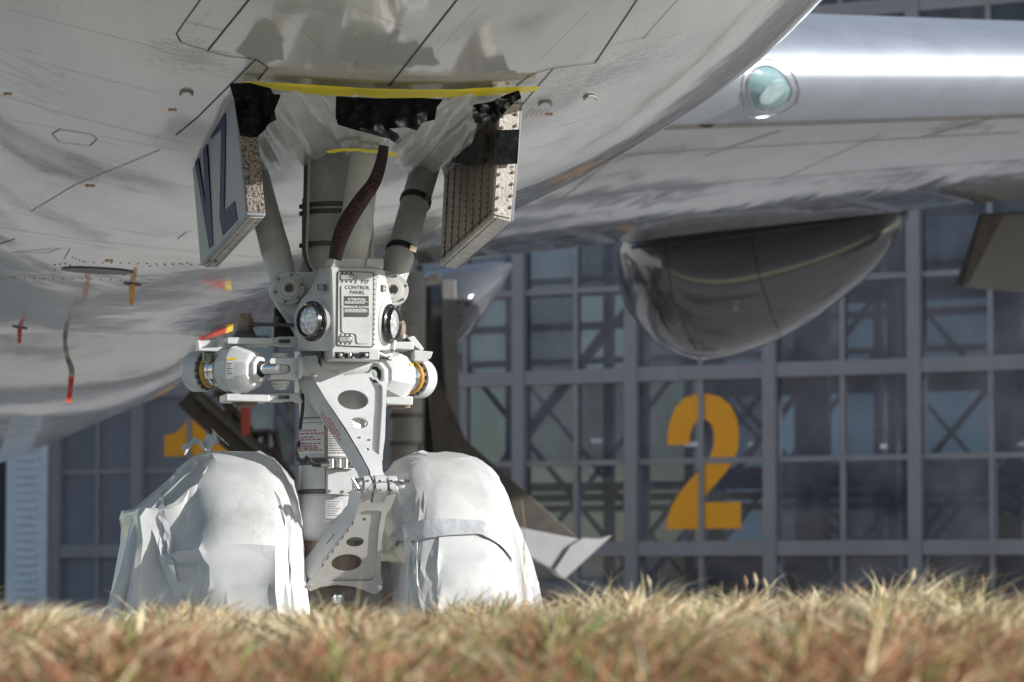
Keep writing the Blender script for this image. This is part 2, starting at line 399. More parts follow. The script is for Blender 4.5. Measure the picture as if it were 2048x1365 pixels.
def text(name, body, origin, right, up, size, material, parent, align='CENTER', depth=.001, sx=1.0, bold=0, spacing=1.0):
    cu = bpy.data.curves.new('t', 'FONT'); cu.body = body; cu.size = 1; cu.align_x = align; cu.align_y = 'CENTER'; cu.offset = bold; cu.space_line = spacing
    cu.resolution_u = 3
    o = bpy.data.objects.new('t', cu); col.objects.link(o)
    dg = bpy.context.evaluated_depsgraph_get()
    me = bpy.data.meshes.new_from_object(o.evaluated_get(dg))
    bpy.data.objects.remove(o); bpy.data.curves.remove(cu)
    right = Vector(right).normalized(); up = Vector(up).normalized(); nn = right.cross(up)
    for v in me.vertices: v.co = Vector(origin) + right * v.co.x * size * sx + up * v.co.y * size + nn * depth
    return link(name, me, material, parent, smooth=0)
def fine_print(origin, right, up, width, h, material, parent, seed=0, align=0):
    right = Vector(right).normalized(); up = Vector(up).normalized(); nn = right.cross(up) * .0012; rr = random.Random(seed); b = MB(); x = -width / 2 * (1 - align)
    end = x + width
    while x < end - h:
        w = min(rr.uniform(1.2, 4) * h, end - x); p = Vector(origin) + right * x + nn
        b.add([p - up * h / 2, p + right * w - up * h / 2, p + right * w + up * h / 2, p + up * h / 2], [(0, 1, 2, 3)]); x += w + h * .55
    return b.build('small_print', material, parent, 0)
mat('daylight', (.55, .68, .72), .8, var=.12, scale=.3)
M['daylight'].node_tree.nodes['Principled BSDF'].inputs['Emission Color'].default_value = (.45, .62, .68, 1)
M['daylight'].node_tree.nodes['Principled BSDF'].inputs['Emission Strength'].default_value = .5

# ================================================================== the setting
def heightfield(d):
    return interp([(-40, -1.1), (1.0, -1.0), (3.2, -.2), (5.2, .39), (7, .432), (10.2, .435), (12.2, .05), (13.0, -.012), (400, -.012)], d)
rows = []
ys = [-400, -120, -40, -15, 0, 1, 2, 3, 4, 4.8, 5.6, 6.4, 7.2, 8, 8.8, 9.6, 10.4, 11.2, 12, 13, 14, 30, 120, 400, 1500]
xs = [-1500, -300, -80, -30] + [x * .5 for x in range(-24, 25)] + [30, 80, 300, 1500]
rng = random.Random(3)
for y in ys:
    rows.append([(x, y, heightfield(y) + (0.03 * math.sin(x * 1.7 + y) * math.cos(x * .6 + 2) if 4 < y < 11.5 and abs(x) < 14 else 0)) for x in xs])
tag(MB().grid(rows).build('ground', 'verge', None, 60), kind='structure')
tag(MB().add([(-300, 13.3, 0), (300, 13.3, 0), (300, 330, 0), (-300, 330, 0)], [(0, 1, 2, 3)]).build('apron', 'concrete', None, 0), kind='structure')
# joints of the concrete slabs
# ================================================================== the airliner
air = empty('airliner', G, ALPHA)
tag(air, 'stored grey bellied jet airliner without engines, its nose gear wrapped for parking', 'airliner')

ZB = [(-6.2, 4.45), (-5.8, 4.0), (-5, 3.5), (-4, 3.16), (-3, 2.93), (-2, 2.75), (-1, 2.61), (0, 2.50), (1, 2.42), (2, 2.37), (3, 2.34), (5, 2.32), (40, 2.32), (50, 3.6), (58, 5.2)]
ZT = [(-6.2, 4.55), (-5.8, 5.1), (-5, 5.8), (-4, 6.5), (-3, 7.1), (-2, 7.6), (-1, 7.95), (0, 8.2), (1, 8.36), (2, 8.45), (3, 8.5), (5, 8.52), (40, 8.52), (50, 8.4), (58, 7.6)]
WX = [(-6.2, .05), (-5.8, .65), (-5, 1.3), (-4, 1.82), (-3, 2.2), (-2, 2.48), (-1, 2.68), (0, 2.83), (1, 2.94), (2, 3.02), (3, 3.07), (5, 3.1), (40, 3.1), (50, 2.3), (58, .9)]
def fus_ring(y, n=96):
    zb, zt, w = smoothtab(ZB, y), smoothtab(ZT, y), smoothtab(WX, y)
    zb -= .1 * min(1, max(0, (y + 3) / 4)); w *= 1.085
    zc, rz = (zb + zt) / 2, (zt - zb) / 2
    e = interp([(1, .93), (6, 1.0)], y)
    sp = lambda q: math.copysign(abs(q) ** e, q)
    return [(w * sp(math.cos(2 * math.pi * k / n)), y, zc + rz * sp(math.sin(2 * math.pi * k / n))) for k in range(n)]
st = [-6.2, -6.1, -5.95, -5.7, -5.4, -5, -4.5, -4, -3.5, -3, -2.5, -2, -1.5, -1, -.5, 0, .5, 1, 1.5, 2, 2.5, 3, 4, 5, 6, 8, 10, 12, 14, 16, 18, 20, 24, 28, 32, 36, 40, 44, 48, 52, 55, 58]
fus_me = MB().grid([fus_ring(y) for y in st], wrap=True, cap=True).mesh()
fb = bmesh.new(); fb.from_mesh(fus_me); BELLY = BVHTree.FromBMesh(fb); fb.free()
def belly(px, py, off=.002):    # point of the belly skin seen at a place of the photograph
    h = BELLY.ray_cast(CAM_L, rayl(px, py).normalized())
    if h[0] is None: return None, None
    nn = h[1] if h[1].dot(rayl(px, py)) < 0 else -h[1]
    return h[0] + nn * off, nn
pA, _ = belly(385, 115); pB, _ = belly(1240, 140)
skin('belly_paint', (.60, .582, .55), .12, scuffs=[
    (tuple(pA), (.34, .42, .5), (16, 70, 16), .66, (.17, .12, .09)), (tuple(belly(160, 385)[0]), (.55, 2.2, .6), (5, 24, 5), .68, (.30, .28, .26)), (tuple(belly(60, 160)[0]), (.5, .9, .6), (4, 14, 4), .72, (.33, .31, .29)),
    (tuple(pB), (.75, .60, .6), (16, 60, 16), .69, (.22, .165, .13))], wav=.016, wscale=(1.3, .5, 1.3), coat=.75, crough=.06)
skin('fairing_paint', (.38, .385, .395), .18, wav=.03, wscale=(1.1, .22, 1.1), coat=.7, crough=.06)
skin('wing_paint', (.27, .275, .285), .12, wav=.03, wscale=(.8, .3, .8), coat=.8, crough=.05)
fus = link('fuselage', fus_me, 'belly_paint', air, 60)

# wing to body fairing: a bulge under the wing, its front rounded
FZ = [(8.6, 2.24), (9.5, 2.14), (11, 2.02), (13, 1.95), (16, 1.92), (36, 1.92), (42, 2.3)]
FW = [(8.6, .5), (9.2, .95), (10, 1.25), (11.5, 1.55), (13.5, 1.72), (16, 1.8), (36, 1.8), (42, 1.2)]
def fair_ring(y, n=64):
    zb, w = smoothtab(FZ, y), smoothtab(FW, y); h = 1.9
    r = []
    for k in range(n):
        a = 2 * math.pi * k / n; c, s = math.cos(a), math.sin(a)
        e = .72
        r.append((w * math.copysign(abs(c) ** e, c), y, zb + h + h * math.copysign(abs(s) ** e, s)))
    return r
MB().grid([fair_ring(y) for y in [8.6, 8.8, 9.1, 9.5, 10, 10.6, 11.2, 12, 13, 14, 15, 16, 18, 20, 22, 25, 28, 31, 34, 36, 38, 40, 42]], wrap=True, cap=True).build('belly_fairing', 'fairing_paint', air, 60)

# wings (the one beyond the frame too)
def wing_section(x, n=22):
    ax = abs(x)
    yle = 12.4 + (ax - 5.5) * .62 if ax > 3.2 else 12.4 - 2.3 * .62 - (3.2 - ax) * .3
    zle = 4.62 + (ax - 5.5) * .11
    c = max(2.2, 14.2 - (ax - 3) * (.72 if ax < 10 else .72) + 0) if ax < 11 else max(2.0, 8.4 - (ax - 11) * .34)
    up = [(0, 0), (.004, .16), (.012, .28), (.03, .42), (.06, .56), (.12, .78), (.25, 1.05), (.4, 1.12), (.6, .8), (.8, .40), (1, -.02)]
    lo = [(1, -.06), (.85, -.50), (.7, -.78), (.5, -.93), (.3, -.86), (.18, -.68), (.10, -.50), (.055, -.35), (.028, -.25), (.010, -.145), (.002, -.06)]
    k = c / 14.0
    return [(x, yle + p * c, zle + q * (.35 + .65 * k)) for p, q in up + lo]
for sgn in (1, -1):
    secs = [wing_section(sgn * x) for x in [0, 2.2, 3.2, 4, 5, 6, 7, 8.5, 10, 12, 15, 19, 24, 29]]
    w = MB().grid(secs, wrap=True, cap=True).build('wing', 'wing_paint', air, 45)
    # polished leading edge: the foremost strip of the section, a little proud
    idx = [18, 19, 20, 21, 0, 1, 2, 3, 4, 5]
    le = []
    for x in [2.2, 3.2, 4, 5, 6, 7, 8.5, 10, 12, 15, 19, 24]:
        s_ = wing_section(sgn * x); ctr = Vector((sgn * x, s_[0][1] + 1.0, s_[0][2]))
        le.append([Vector(s_[i]) + (Vector(s_[i]) - ctr).normalized() * .012 for i in idx])
    MB().grid(le).build('leading_edge', 'polished', w, 60)
    if sgn > 0: wingL, leL = w, le
mat('faded_red', (.46, .34, .31), .5)
mat('lamp_face', (.33, .43, .44), .35, var=.25, scale=9)
# gap behind the polished leading edge
gap = [Vector(r[0]) + Vector((0, .02, -.012)) for r in leL[2:]]
MB().tube(gap, .018, 6).build('slat_gap', 'seam', wingL)
leb = bmesh.new(); tmp = MB().grid(leL).mesh(); leb.from_mesh(tmp); LEB = BVHTree.FromBMesh(leb); leb.free()
def on_le(px, py, off=.0):
    h = LEB.ray_cast(CAM_L, rayl(px, py).normalized())
    if h[0] is None: return None, None
    nn = h[1] if h[1].dot(rayl(px, py)) < 0 else -h[1]
    return h[0] + nn * off, nn
def patch(name, ctr_px, outline, material, parent, surf, dome=.05, rings=5, off=.004):
    """domed cover on a curved skin; the outline is given round its centre"""
    rows = []
    for j in range(rings + 1):
        t = j / rings; row = []
        for (x, y) in outline:
            p, nn = surf(ctr_px[0] + (x - ctr_px[0]) * max(t, .02), ctr_px[1] + (y - ctr_px[1]) * max(t, .02), 0)
            if p is None: return None
            row.append(p + nn * (off + dome * (1 - t * t)))
        rows.append(row)
    b = MB(); b.grid(rows, wrap=True)
    return b.build(name, material, parent, 70)
def smoothloop(pts, n=6):
    out = []; m_ = len(pts)
    for i in range(m_):
        p0, p1, p2, p3 = [Vector((*pts[(i + k - 1) % m_], 0)) for k in range(4)]
        for k in range(n):
            t = k / n
            q = .5 * ((2 * p1) + (-p0 + p2) * t + (2 * p0 - 5 * p1 + 4 * p2 - p3) * t * t + (-p0 + 3 * p1 - 3 * p2 + p3) * t ** 3)
            out.append((q.x, q.y))
    return out
lo_ = smoothloop([(1497, 160), (1510, 140), (1535, 134), (1560, 146), (1580, 172), (1578, 196), (1556, 212), (1530, 221), (1508, 213), (1499, 190)])
lamp = patch('landing_light', (1538, 178), lo_, 'light_glass', wingL, on_le, .03)
rim = [on_le(1538 + (x - 1538) * 1.03, 178 + (y - 178) * 1.03, .006)[0] for x, y in lo_]
if lamp and all(rim): MB().tube(rim + rim[:1], .008, 6).build('light_rim', 'steel', lamp)
if lamp:
    p, nn = on_le(1540, 180, .012)
    MB().lathe(p, nn, [(.008, .13), (.026, .125), (.030, .10), (.032, .06), (.032, .01)], 28).build('reflector', 'lamp_face', lamp)
out2 = smoothloop([(1486, 152), (1505, 128), (1540, 120), (1578, 140), (1598, 176), (1594, 204), (1566, 224), (1528, 234), (1496, 232), (1486, 200)])
rim2 = [on_le(x, y, .003)[0] for x, y in out2]
if all(rim2): MB().tube(rim2 + rim2[:1], .005, 5).build('light_fairing_edge', 'steel', wingL)
lo3 = [(x - 122, y + 30) for x, y in lo_]
patch('landing_light', (1416, 208), lo3, 'light_glass', wingL, on_le, .03)

# flap track fairings hanging behind the wing
def canoe(name, top, bot, y, dep, n=30, m_=20):
    rows = []
    x0, x1 = top[0][0], top[-1][0]
    for i in range(n + 1):
        px = lerp(x0, x1, .5 - .5 * math.cos(math.pi * i / n))
        a, b = at(px, interp(top, px), y), at(px, interp(bot, px), y)
        c = (a + b) / 2; h = (a.z - b.z) / 2
        row = []
        for k in range(m_):
            t = 2 * math.pi * k / m_
            row.append(c + Vector((0, dep * min(1, (h / .5)) * math.cos(t), h * math.sin(t))))
        rows.append(row)
    return MB().grid(rows, wrap=True, cap=True).build(name, 'canoe', air, 50)
top1 = [(1243, 480), (1300, 450), (1500, 410), (1700, 385), (1780, 385), (1811, 408)]
bot1 = smoothtab
b1 = [(1243, 500), (1250, 560), (1275, 625), (1310, 677), (1350, 708), (1400, 722), (1460, 714), (1540, 688), (1620, 643), (1700, 582), (1760, 520), (1800, 458), (1811, 428)]
c1 = canoe('flap_track_fairing', top1, b1, 24.5, .95)
top2 = [(840, 545), (900, 535), (980, 522), (1022, 526)]
b2 = [(840, 700), (900, 700), (925, 682), (960, 640), (995, 590), (1015, 552), (1022, 540)]
canoe('flap_track_fairing', top2, b2, 27, .8)
# seam between the fixed and the moving half of the large fairing
sm = [at(px, interp([(1255, 497), (1400, 482), (1600, 455), (1805, 425)], px), 23.52 + .25 * abs(px - 1530) / 280) for px in range(1262, 1800, 20)]
MB().tube(sm, .016, 6).build('fairing_seam', 'seam', c1)
# inboard flap edge and drooped panel at the right
q = [at(1975, 432, 22), at(2100, 425, 22), at(2100, 590, 22), at(1925, 575, 22)]
MB().prism(q, (0, .25, .05)).build('flap', 'dark_grey', air, 30, .01)
q = [at(1962, 428, 21.9), at(2010, 428, 21.9), at(1938, 568, 21.9), at(1924, 572, 21.9)]
MB().prism(q, (0, .06, 0)).build('flap_edge', 'gear_brown', air, 30, .01)

# left main gear
mg = empty('main_gear', (0, 0, 0), 0, air)
yM = 25.6
def strut(px, y0, y1, hw, mtl, name='strut_tube', yy=yM):
    a, b = at(px, y0, yy), at(px, y1, yy); r = hw / F * (CAM_L - a).length
    return MB().cyl(a, b, r, n=28).build(name, mtl, mg)
strut(815, 545, 700, 36, 'gear_grey'); strut(812, 700, 890, 32, 'gear_grey'); strut(808, 890, 1130, 29, 'gear_grey')
for y_, h_ in ((700, 38), (832, 34), (888, 34)):
    a = at(812, y_ - 4, yM); r = h_ / F * (CAM_L - a).length
    MB().cyl(a, a - Vector((0, 0, .05)), r, n=28).build('strut_ring', 'dark_metal', mg)
MB().prism([at(852, 555, 26.4), at(880, 545, 26.4), at(924, 915, 26.4), at(848, 925, 26.4)], (0, .10, 0)).build('gear_door', 'gear_brown', mg, 30, .01)
MB().prism([at(884, 560, 26.2), at(912, 560, 26.2), at(926, 1010, 26.2), at(898, 1000, 26.2)], (0, .12, 0)).build('gear_door', 'dark_grey', mg, 30, .01)
MB().prism([at(858, 760, 26.05), at(878, 760, 26.05), at(932, 880, 26.05), at(1156, 1076, 26.05), at(1028, 1056, 26.05), at(880, 1000, 26.05)], (.0, .12, .0)).build('gear_door', 'gear_brown', mg, 30, .01)  # shaded upper part of the door, its shade put in as dark brown
MB().prism([at(960, 1040, 25.9), at(1156, 1078, 25.9), at(1112, 1143, 25.9), at(960, 1060, 25.9)], (.0, .12, .0)).build('gear_door', 'plate_grey', mg, 30, .01)  # sunlit lower part of the same door, painted paler to look lit
dk = at(1112, 1143, 25.9)
MB().prism([at(1108, 1140, 25.85), at(1140, 1092, 25.85), at(1166, 1076, 25.85), at(1200, 1078, 25.85), at(1224, 1071, 25.85), at(1130, 1158, 25.85), at(1118, 1152, 25.85)], (.02, .25, .0)).build('gear_door', 'plate_grey', mg, 30, .01)
for (dx, dy) in ((-.7, -1.4), (.7, -1.4), (-.7, 0), (.7, 0), (-.7, 1.4), (.7, 1.4)):
    p = at(808, 1130, yM); c = Vector((p.x + dx, yM + dy, .66)); ax = Vector((1, 0, 0))
    MB().lathe(c - ax * .24, ax, [(0, .28), (.01, .45), (.05, .58), (.12, .65), (.36, .65), (.43, .58), (.47, .45), (.48, .28)], 28).build('tyre', 'rubber', mg)
p = at(808, 1130, yM); MB().bar((p.x, yM - 1.5, .66), (p.x, yM + 1.5, .66), .3, .3).build('bogie_beam', 'gear_grey', mg)
# braces of the other main leg, behind the nose gear
a, b_ = at(372, 790, 27), at(520, 925, 27)
MB().bar(a, b_, .30, .26, Vector((0, 1, 0))).build('side_brace', 'gear_brown', mg, 30, .02)
MB().bar(at(392, 792, 26.8), at(528, 912, 26.8), .06, .05, Vector((0, 1, 0))).build('brace_rib', 'dark_metal', mg, 30)
rr_ = random.Random(5)
for k in range(9):
    t = k / 8; p = at(lerp(430, 540, t), lerp(785, 905, t) + rr_.uniform(-8, 8), 27.3)
    MB().tube([p, p + Vector((rr_.uniform(-.1, .25), rr_.uniform(-.1, .1), rr_.uniform(-.3, .05))), p + Vector((rr_.uniform(0, .35), .1, rr_.uniform(-.5, -.2)))], .05, 6).build('hydraulic_hose', 'gear_brown', mg)
MB().prism([at(484, 790, 26), at(500, 790, 26), at(500, 870, 26), at(484, 870, 26)], (0, .1, 0)).build('red_door_edge', 'red_print', mg, 30)

# ------------------------------------------------------------------ belly details
def strip(pts_px, w, material, name='seam', parent=None, surf=belly, off=.003, seg=14):
    P = []
    for (a, b) in zip(pts_px, pts_px[1:]):
        n_ = max(1, int(math.hypot(b[0] - a[0], b[1] - a[1]) / seg))
        for k in range(n_): P.append((lerp(a[0], b[0], k / n_), lerp(a[1], b[1], k / n_)))
    P.append(pts_px[-1])
    q = [surf(x, y, off) for x, y in P]; q = [t for t in q if t[0] is not None]
    if len(q) < 2: return None
    L, Rr = [], []
    for i, (p, nn) in enumerate(q):
        d = (q[min(i + 1, len(q) - 1)][0] - q[max(i - 1, 0)][0]); s_ = nn.cross(d).normalized() * w / 2
        L.append(p - s_); Rr.append(p + s_)
    return MB().grid([L, Rr]).build(name, material, parent or fus, 0)
for pts, w in [
    ([(530, -40), (415, 102)], .007), ([(415, 102), (455, 112), (512, 118), (536, 135), (516, 160)], .006),
    ([(415, -20), (366, 48), (353, 68), (362, 84), (415, 102)], .005), ([(372, 44), (445, 60)], .003),
    ([(512, 118), (395, 235), (352, 270)], .005), ([(945, -40), (778, 172)], .007), ([(1300, -40), (1190, 126)], .006),
    ([(1190, 126), (1100, 137), (1060, 150), (1032, 172)], .006), ([(1106, 137), (1044, 210)], .005),
    ([(1372, -20), (1285, 78)], .003), ([(1212, 93), (1300, 72)], .003),
    ([(0, 455), (150, 478), (400, 505), (520, 515)], .005), ([(0, 190), (120, 225), (300, 272), (376, 285)], .003),
    ([(0, 300), (60, 318)], .003), ([(0, 488), (30, 478)], .006), ([(128, 518), (140, 498), (115, 497), (22, 505)], .004)]:
    strip(pts, w, 'seam')
for pts in [[(104, 268), (120, 259), (180, 268), (194, 278), (180, 292), (118, 284), (104, 268)], [(355, 478), (372, 465), (384, 463)], [(0, 560), (30, 553), (130, 548), (270, 572), (295, 565)]]:
    strip(pts, .005, 'seam_light')
strip([(60, 424), (150, 370), (320, 300)], .004, 'seam_light'); strip([(30, 505), (95, 506), (120, 497)], .004, 'seam')
def rivets(a, b, n_, r=.006):
    for k in range(n_):
        p, nn = belly(lerp(a[0], b[0], k / max(1, n_ - 1)), lerp(a[1], b[1], k / max(1, n_ - 1)), 0)
        if p is not None: MB().lathe(p, nn, [(0, r), (.003, r * .7)], 6).build('rivet', 'seam', fus, 0)
rivets((145, 515), (165, 523), 4); rivets((170, 525), (400, 530), 14); rivets((30, 556), (240, 560), 12); rivets((300, 533), (375, 526), 6); rivets((110, 530), (130, 528), 3, .009); rivets((110, 540), (270, 552), 8, .008); rivets((140, 531), (265, 543), 6, .008)
# dark vent
vt = [belly(195 + 74 * math.cos(t), 541 + 5.5 * math.sin(t) + .05 * 74 * math.cos(t), .006)[0] for t in [2 * math.pi * k / 40 for k in range(40)]]
MB().add(vt, [tuple(range(40))]).build('vent', 'black', fus, 0)
# drain masts
for (px, py, s_, mt) in ((265, 568, 1.0, 'orange_mast'), (40, 655, .9, 'red_print')):
    p, nn = belly(px, py, 0); d = Vector((0, .25, -1)).normalized()
    mast = MB()
    mast.prism([p + Vector((-.012, -.07 * s_, .03)), p + Vector((-.012, .07 * s_, .03)), p + Vector((-.012, .09 * s_, -.06 * s_)), p + Vector((-.012, .04 * s_, -.12 * s_))], (.024, 0, 0))
    mo = mast.build('drain_mast', mt, fus, 30, .004)
    MB().lathe(p, nn, [(0, .055), (.006, .05)], 16).build('mast_base', 'seam', mo)
for (px, py) in ((373, 184), (1090, 205), (1180, 193)):
    pts = []
    for k in range(9):
        t = math.pi * k / 8; p, nn = belly(px + 12 * math.cos(t), py + 3 - 7 * math.sin(t), .006); pts.append(p)
    MB().tube(pts, .006, 6).build('pad_eye', 'seam_light', fus)
for (px, py, w_) in ((345, 220, 9), (15, 188, 9), (1098, 229, 8), (180, 372, 10), (218, 522, 9)):
    pts = [belly(px + w_ * math.cos(k * .7), py + 2.2 * math.sin(k * .7) + 1.2 * math.sin(k * 2.1), .003)[0] for k in range(9)]
    MB().add(pts, [tuple(range(9))]).build('primer_spot', 'orange_mast', fus, 0)
for k in range(5): strip([(1052 + 9 * k, 232), (1064 + 9 * k, 218)], .004, 'faded_red', 'faded_stencil')
rows_px = [((20, 20), (330, 100)), ((60, 120), (330, 190)), ((20, 240), (350, 300)), ((560, 20), (700, 150)), ((700, 10), (820, 60)), ((830, 150), (960, 10)), ((1080, 120), (1180, 20)), ((1230, 120), (1420, 40)), ((1100, 260), (1330, 190)), ((200, 340), (420, 380)), ((0, 420), (300, 470)), ((420, 20), (380, 70)), ((1060, 300), (1250, 240)), ((40, 470), (250, 500))]
rvb = MB()
for (a, b) in rows_px:
    n_ = int(math.hypot(b[0] - a[0], b[1] - a[1]) / 7)
    for k in range(n_):
        p, nn = belly(lerp(a[0], b[0], k / n_), lerp(a[1], b[1], k / n_), 0)
        if p is not None: rvb.lathe(p, nn, [(0, .0032), (.0012, .0026)], 5)
tag(rvb.build('rivet_rows', 'seam_light', fus, 0), kind='stuff')
wbm = bmesh.new(); wbm.from_mesh(wingL.data); WNG = BVHTree.FromBMesh(wbm); wbm.free()
def on_wing(px, py, off=0):
    h = WNG.ray_cast(CAM_L, rayl(px, py).normalized())
    if h[0] is None: return None, None
    nn = h[1] if h[1].dot(rayl(px, py)) < 0 else -h[1]
    return h[0] + nn * off, nn
for pts, w_ in (([(1560, 262), (1410, 312)], .02), ([(1990, 235), (1845, 275)], .02), ([(1000, 330), (1400, 300), (2040, 265)], .012), ([(1100, 400), (1500, 360), (2040, 320)], .012), ([(1250, 300), (1120, 400)], .012), ([(1760, 270), (1560, 360)], .012)):
    strip(pts, w_, 'seam_light', 'wing_seam', wingL, on_wing, .006)
for pts in ([at(1330, 478, 23.4), at(1345, 600, 23.3), at(1400, 718, 23.9)], [at(1500, 460, 23.35), at(1520, 560, 23.3), at(1560, 672, 23.8)]):
    cbm = bmesh.new(); cbm.from_mesh(c1.data); CT = BVHTree.FromBMesh(cbm); cbm.free()
    q = []
    for k in range(15):
        t = k / 14; p = (pts[0].lerp(pts[1], t * 2) if t < .5 else pts[1].lerp(pts[2], t * 2 - 1)); h = CT.ray_cast(CAM_L, (p - CAM_L).normalized())
        if h[0] is not None: q.append(h[0])
    if len(q) > 3: MB().tube(q, .008, 5).build('fairing_seam', 'seam', c1)
# tag hanging from the fairing, blown aft
fbm = bmesh.new(); fbm.from_mesh([o for o in air.children if o.name == 'belly_fairing'][0].data); FAIR = BVHTree.FromBMesh(fbm); fbm.free()
def on_fair(px, py, off=0):
    h = FAIR.ray_cast(CAM_L, rayl(px, py).normalized())
    if h[0] is None: return belly(px, py, off)
    nn = h[1] if h[1].dot(rayl(px, py)) < 0 else -h[1]
    return h[0] + nn * off, nn
# ================================================================== nose gear
from mathutils import noise as mnoise
K0 = .00217                     # metres for one pixel of the photograph at the strut
ng = empty('nose_gear', (0, 0, 0), 0, air)
X0 = at(672, 900, 0).x
def zat(py, y=0): return at(672, py, y).z
def ring(name, py0, py1, r, mtl, n=32, y=0):
    return MB().lathe((X0, y, zat(py0)), (0, 0, -1), [(0, r - .006), (.004, r), (zat(py0) - zat(py1) - .004, r), (zat(py0) - zat(py1), r - .006)], n).build(name, mtl, ng)
oc = MB().lathe((X0, 0, zat(250)), (0, 0, -1), [(0, .145), (zat(250) - zat(395), .145), (zat(250) - zat(400), .152), (zat(250) - zat(520), .152), (zat(250) - zat(545), .17), (zat(250) - zat(640), .17), (zat(250) - zat(660), .16), (zat(250) - zat(1075), .155), (zat(250) - zat(1080), .145)], 40).build('outer_cylinder', 'grey_paint', ng)
lc = MB().lathe((X0, 0, zat(650)), (0, 0, -1), [(0, .165), (.02, .172), (.28, .172), (.29, .160), (zat(650) - zat(1000), .160), (zat(650) - zat(1020), .163), (zat(650) - zat(1072), .163), (zat(650) - zat(1082), .150)], 40).build('lower_cylinder', 'white_paint', ng)
MB().lathe((X0, 0, zat(1078)), (0, 0, -1), [(0, .138), (zat(1078) - zat(1165), .138), (zat(1078) - zat(1170), .155), (zat(1078) - zat(1200), .15)], 36).build('piston', 'piston', ng)
for py in (410, 424, 488):
    o = ring('clamp_band', py, py + 9, .160, 'dark_metal'); p = at(604, py + 4, -.03)
    MB().cyl(p, p + Vector((-.012, 0, 0)), .010, n=8).build('clamp_bolt', 'dark_metal', ng)
    MB().bar(at(608, py + 4, -.07), at(616, py + 4, -.10), .02, .018).build('clamp_lug', 'dark_metal', ng)
ring('collar', 300, 308, .149, 'dark_metal')
# shoulder fitting with the two side lugs
f_ = lambda y0: (lambda x, y, t: at(x, y, y0 + t))
me = plate(rounded([(552, 560), (575, 543), (625, 545), (650, 530), (700, 530), (760, 540), (800, 548), (806, 575), (795, 612), (770, 640), (640, 690), (612, 660), (590, 640), (556, 612), (545, 588)], 8), [], f_(-.17), 0, .16)
link('shoulder_fitting', me, 'grey_paint', ng, 38, .006)
for (px, py, pr) in ((577, 577, 34), (785, 580, 34)):
    c = at(px, py, -.20); r_ = pr * K0
    lug = MB().lathe(c + Vector((0, .09, 0)), (0, -1, 0), [(0, r_), (.075, r_), (.085, r_ * .93)], 32).build('brace_lug', 'grey_paint', ng)
    MB().lathe(c + Vector((0, .006, 0)), (0, -1, 0), [(0, r_ * .72), (.012, r_ * .70), (.014, r_ * .52), (.022, r_ * .50), (.022, r_ * .30), (.012, r_ * .28)], 28).build('pin_nut', 'link_grey', lug)
    MB().lathe(c + Vector((0, .0, 0)), (0, -1, 0), [(0, r_ * .2), (.018, r_ * .2)], 12).build('pin_bore', 'black', lug)
    for k in range(6):
        a = k * math.pi / 3 + .3; q = c + Vector((math.cos(a) * r_ * .82, .002, math.sin(a) * r_ * .82))
        MB().cyl(q, q + Vector((0, -.010, 0)), .006, n=6).build('lock_bolt', 'dark_metal', lug)
# side braces of the V and the front brace
def brace(p0, p1, r0, r1, name='side_brace', mtl='grey_paint'):
    d = p1 - p0; L = d.length
    return MB().lathe(p0, d, [(0, r0 * .9), (.02, r0), (L - .25, r1), (L - .15, r1 * 1.05), (L, r1 * .9)], 28).build(name, mtl, ng)
bl = brace(at(476, 225, .34), at(567, 560, -.10), .062, .062)
MB().prism([at(548, 600, -.14), at(556, 590, -.14), at(612, 668, -.14), at(606, 690, -.14)], (0, .05, 0)).build('brace_web', 'white_paint', ng, 30, .004)
br = brace(at(872, 262, .30), at(781, 575, -.10), .066, .062)
for t_, n_ in ((.44, 'brace_clamp'), (.76, 'brace_clamp')):
    a, b_ = at(872, 262, .30), at(781, 575, -.10); d = (b_ - a); p = a + d * t_
    o = MB().lathe(p, d, [(0, .068), (.004, .071), (.026, .071), (.03, .068)], 28).build(n_, 'black', br)
    MB().bar(p + Vector((.02, -.07, .0)), p + Vector((.05, -.06, -.01)), .018, .025).build('clamp_screw', 'steel', o)
fb_ = brace(at(742, 232, -.36), at(702, 527, -.32), .064, .068, 'front_brace', 'box_paint')
MB().box(tuple(at(664, 536, -.42)), tuple(at(752, 524, -.24))).build('brace_foot', 'box_paint', ng, 30, .006)
for px in (671, 738):
    MB().prism([at(px - 8, 534, -.43), at(px + 10, 534, -.43), at(px + 7, 519, -.43), at(px - 2, 515, -.43)], (0, .06, 0)).build('foot_lug', 'box_paint', ng, 30, .004)
rr_ = random.Random(8)
for pts, r_ in (([(612, 330), (609, 420), (608, 500), (622, 545)], .008), ([(618, 320), (616, 430), (615, 520), (640, 548)], .006), ([(740, 400), (744, 470), (742, 530)], .009), ([(640, 690), (610, 705), (598, 740), (606, 800), (600, 860)], .008), ([(745, 800), (748, 860), (742, 915), (730, 935)], .009), ([(738, 790), (740, 850), (736, 910)], .006), ([(800, 600), (796, 640), (802, 690)], .007)):
    MB().tube([at(smoothtab([(i, p[0]) for i, p in enumerate(pts)], t / 4), smoothtab([(i, p[1]) for i, p in enumerate(pts)], t / 4), -.15 if pts[0][0] not in (560, 800) else -.12) for t in range(4 * (len(pts) - 1) + 1)], r_, 8).build('hydraulic_line', rr_.choice(['hose', 'grey_paint', 'hose']), ng)
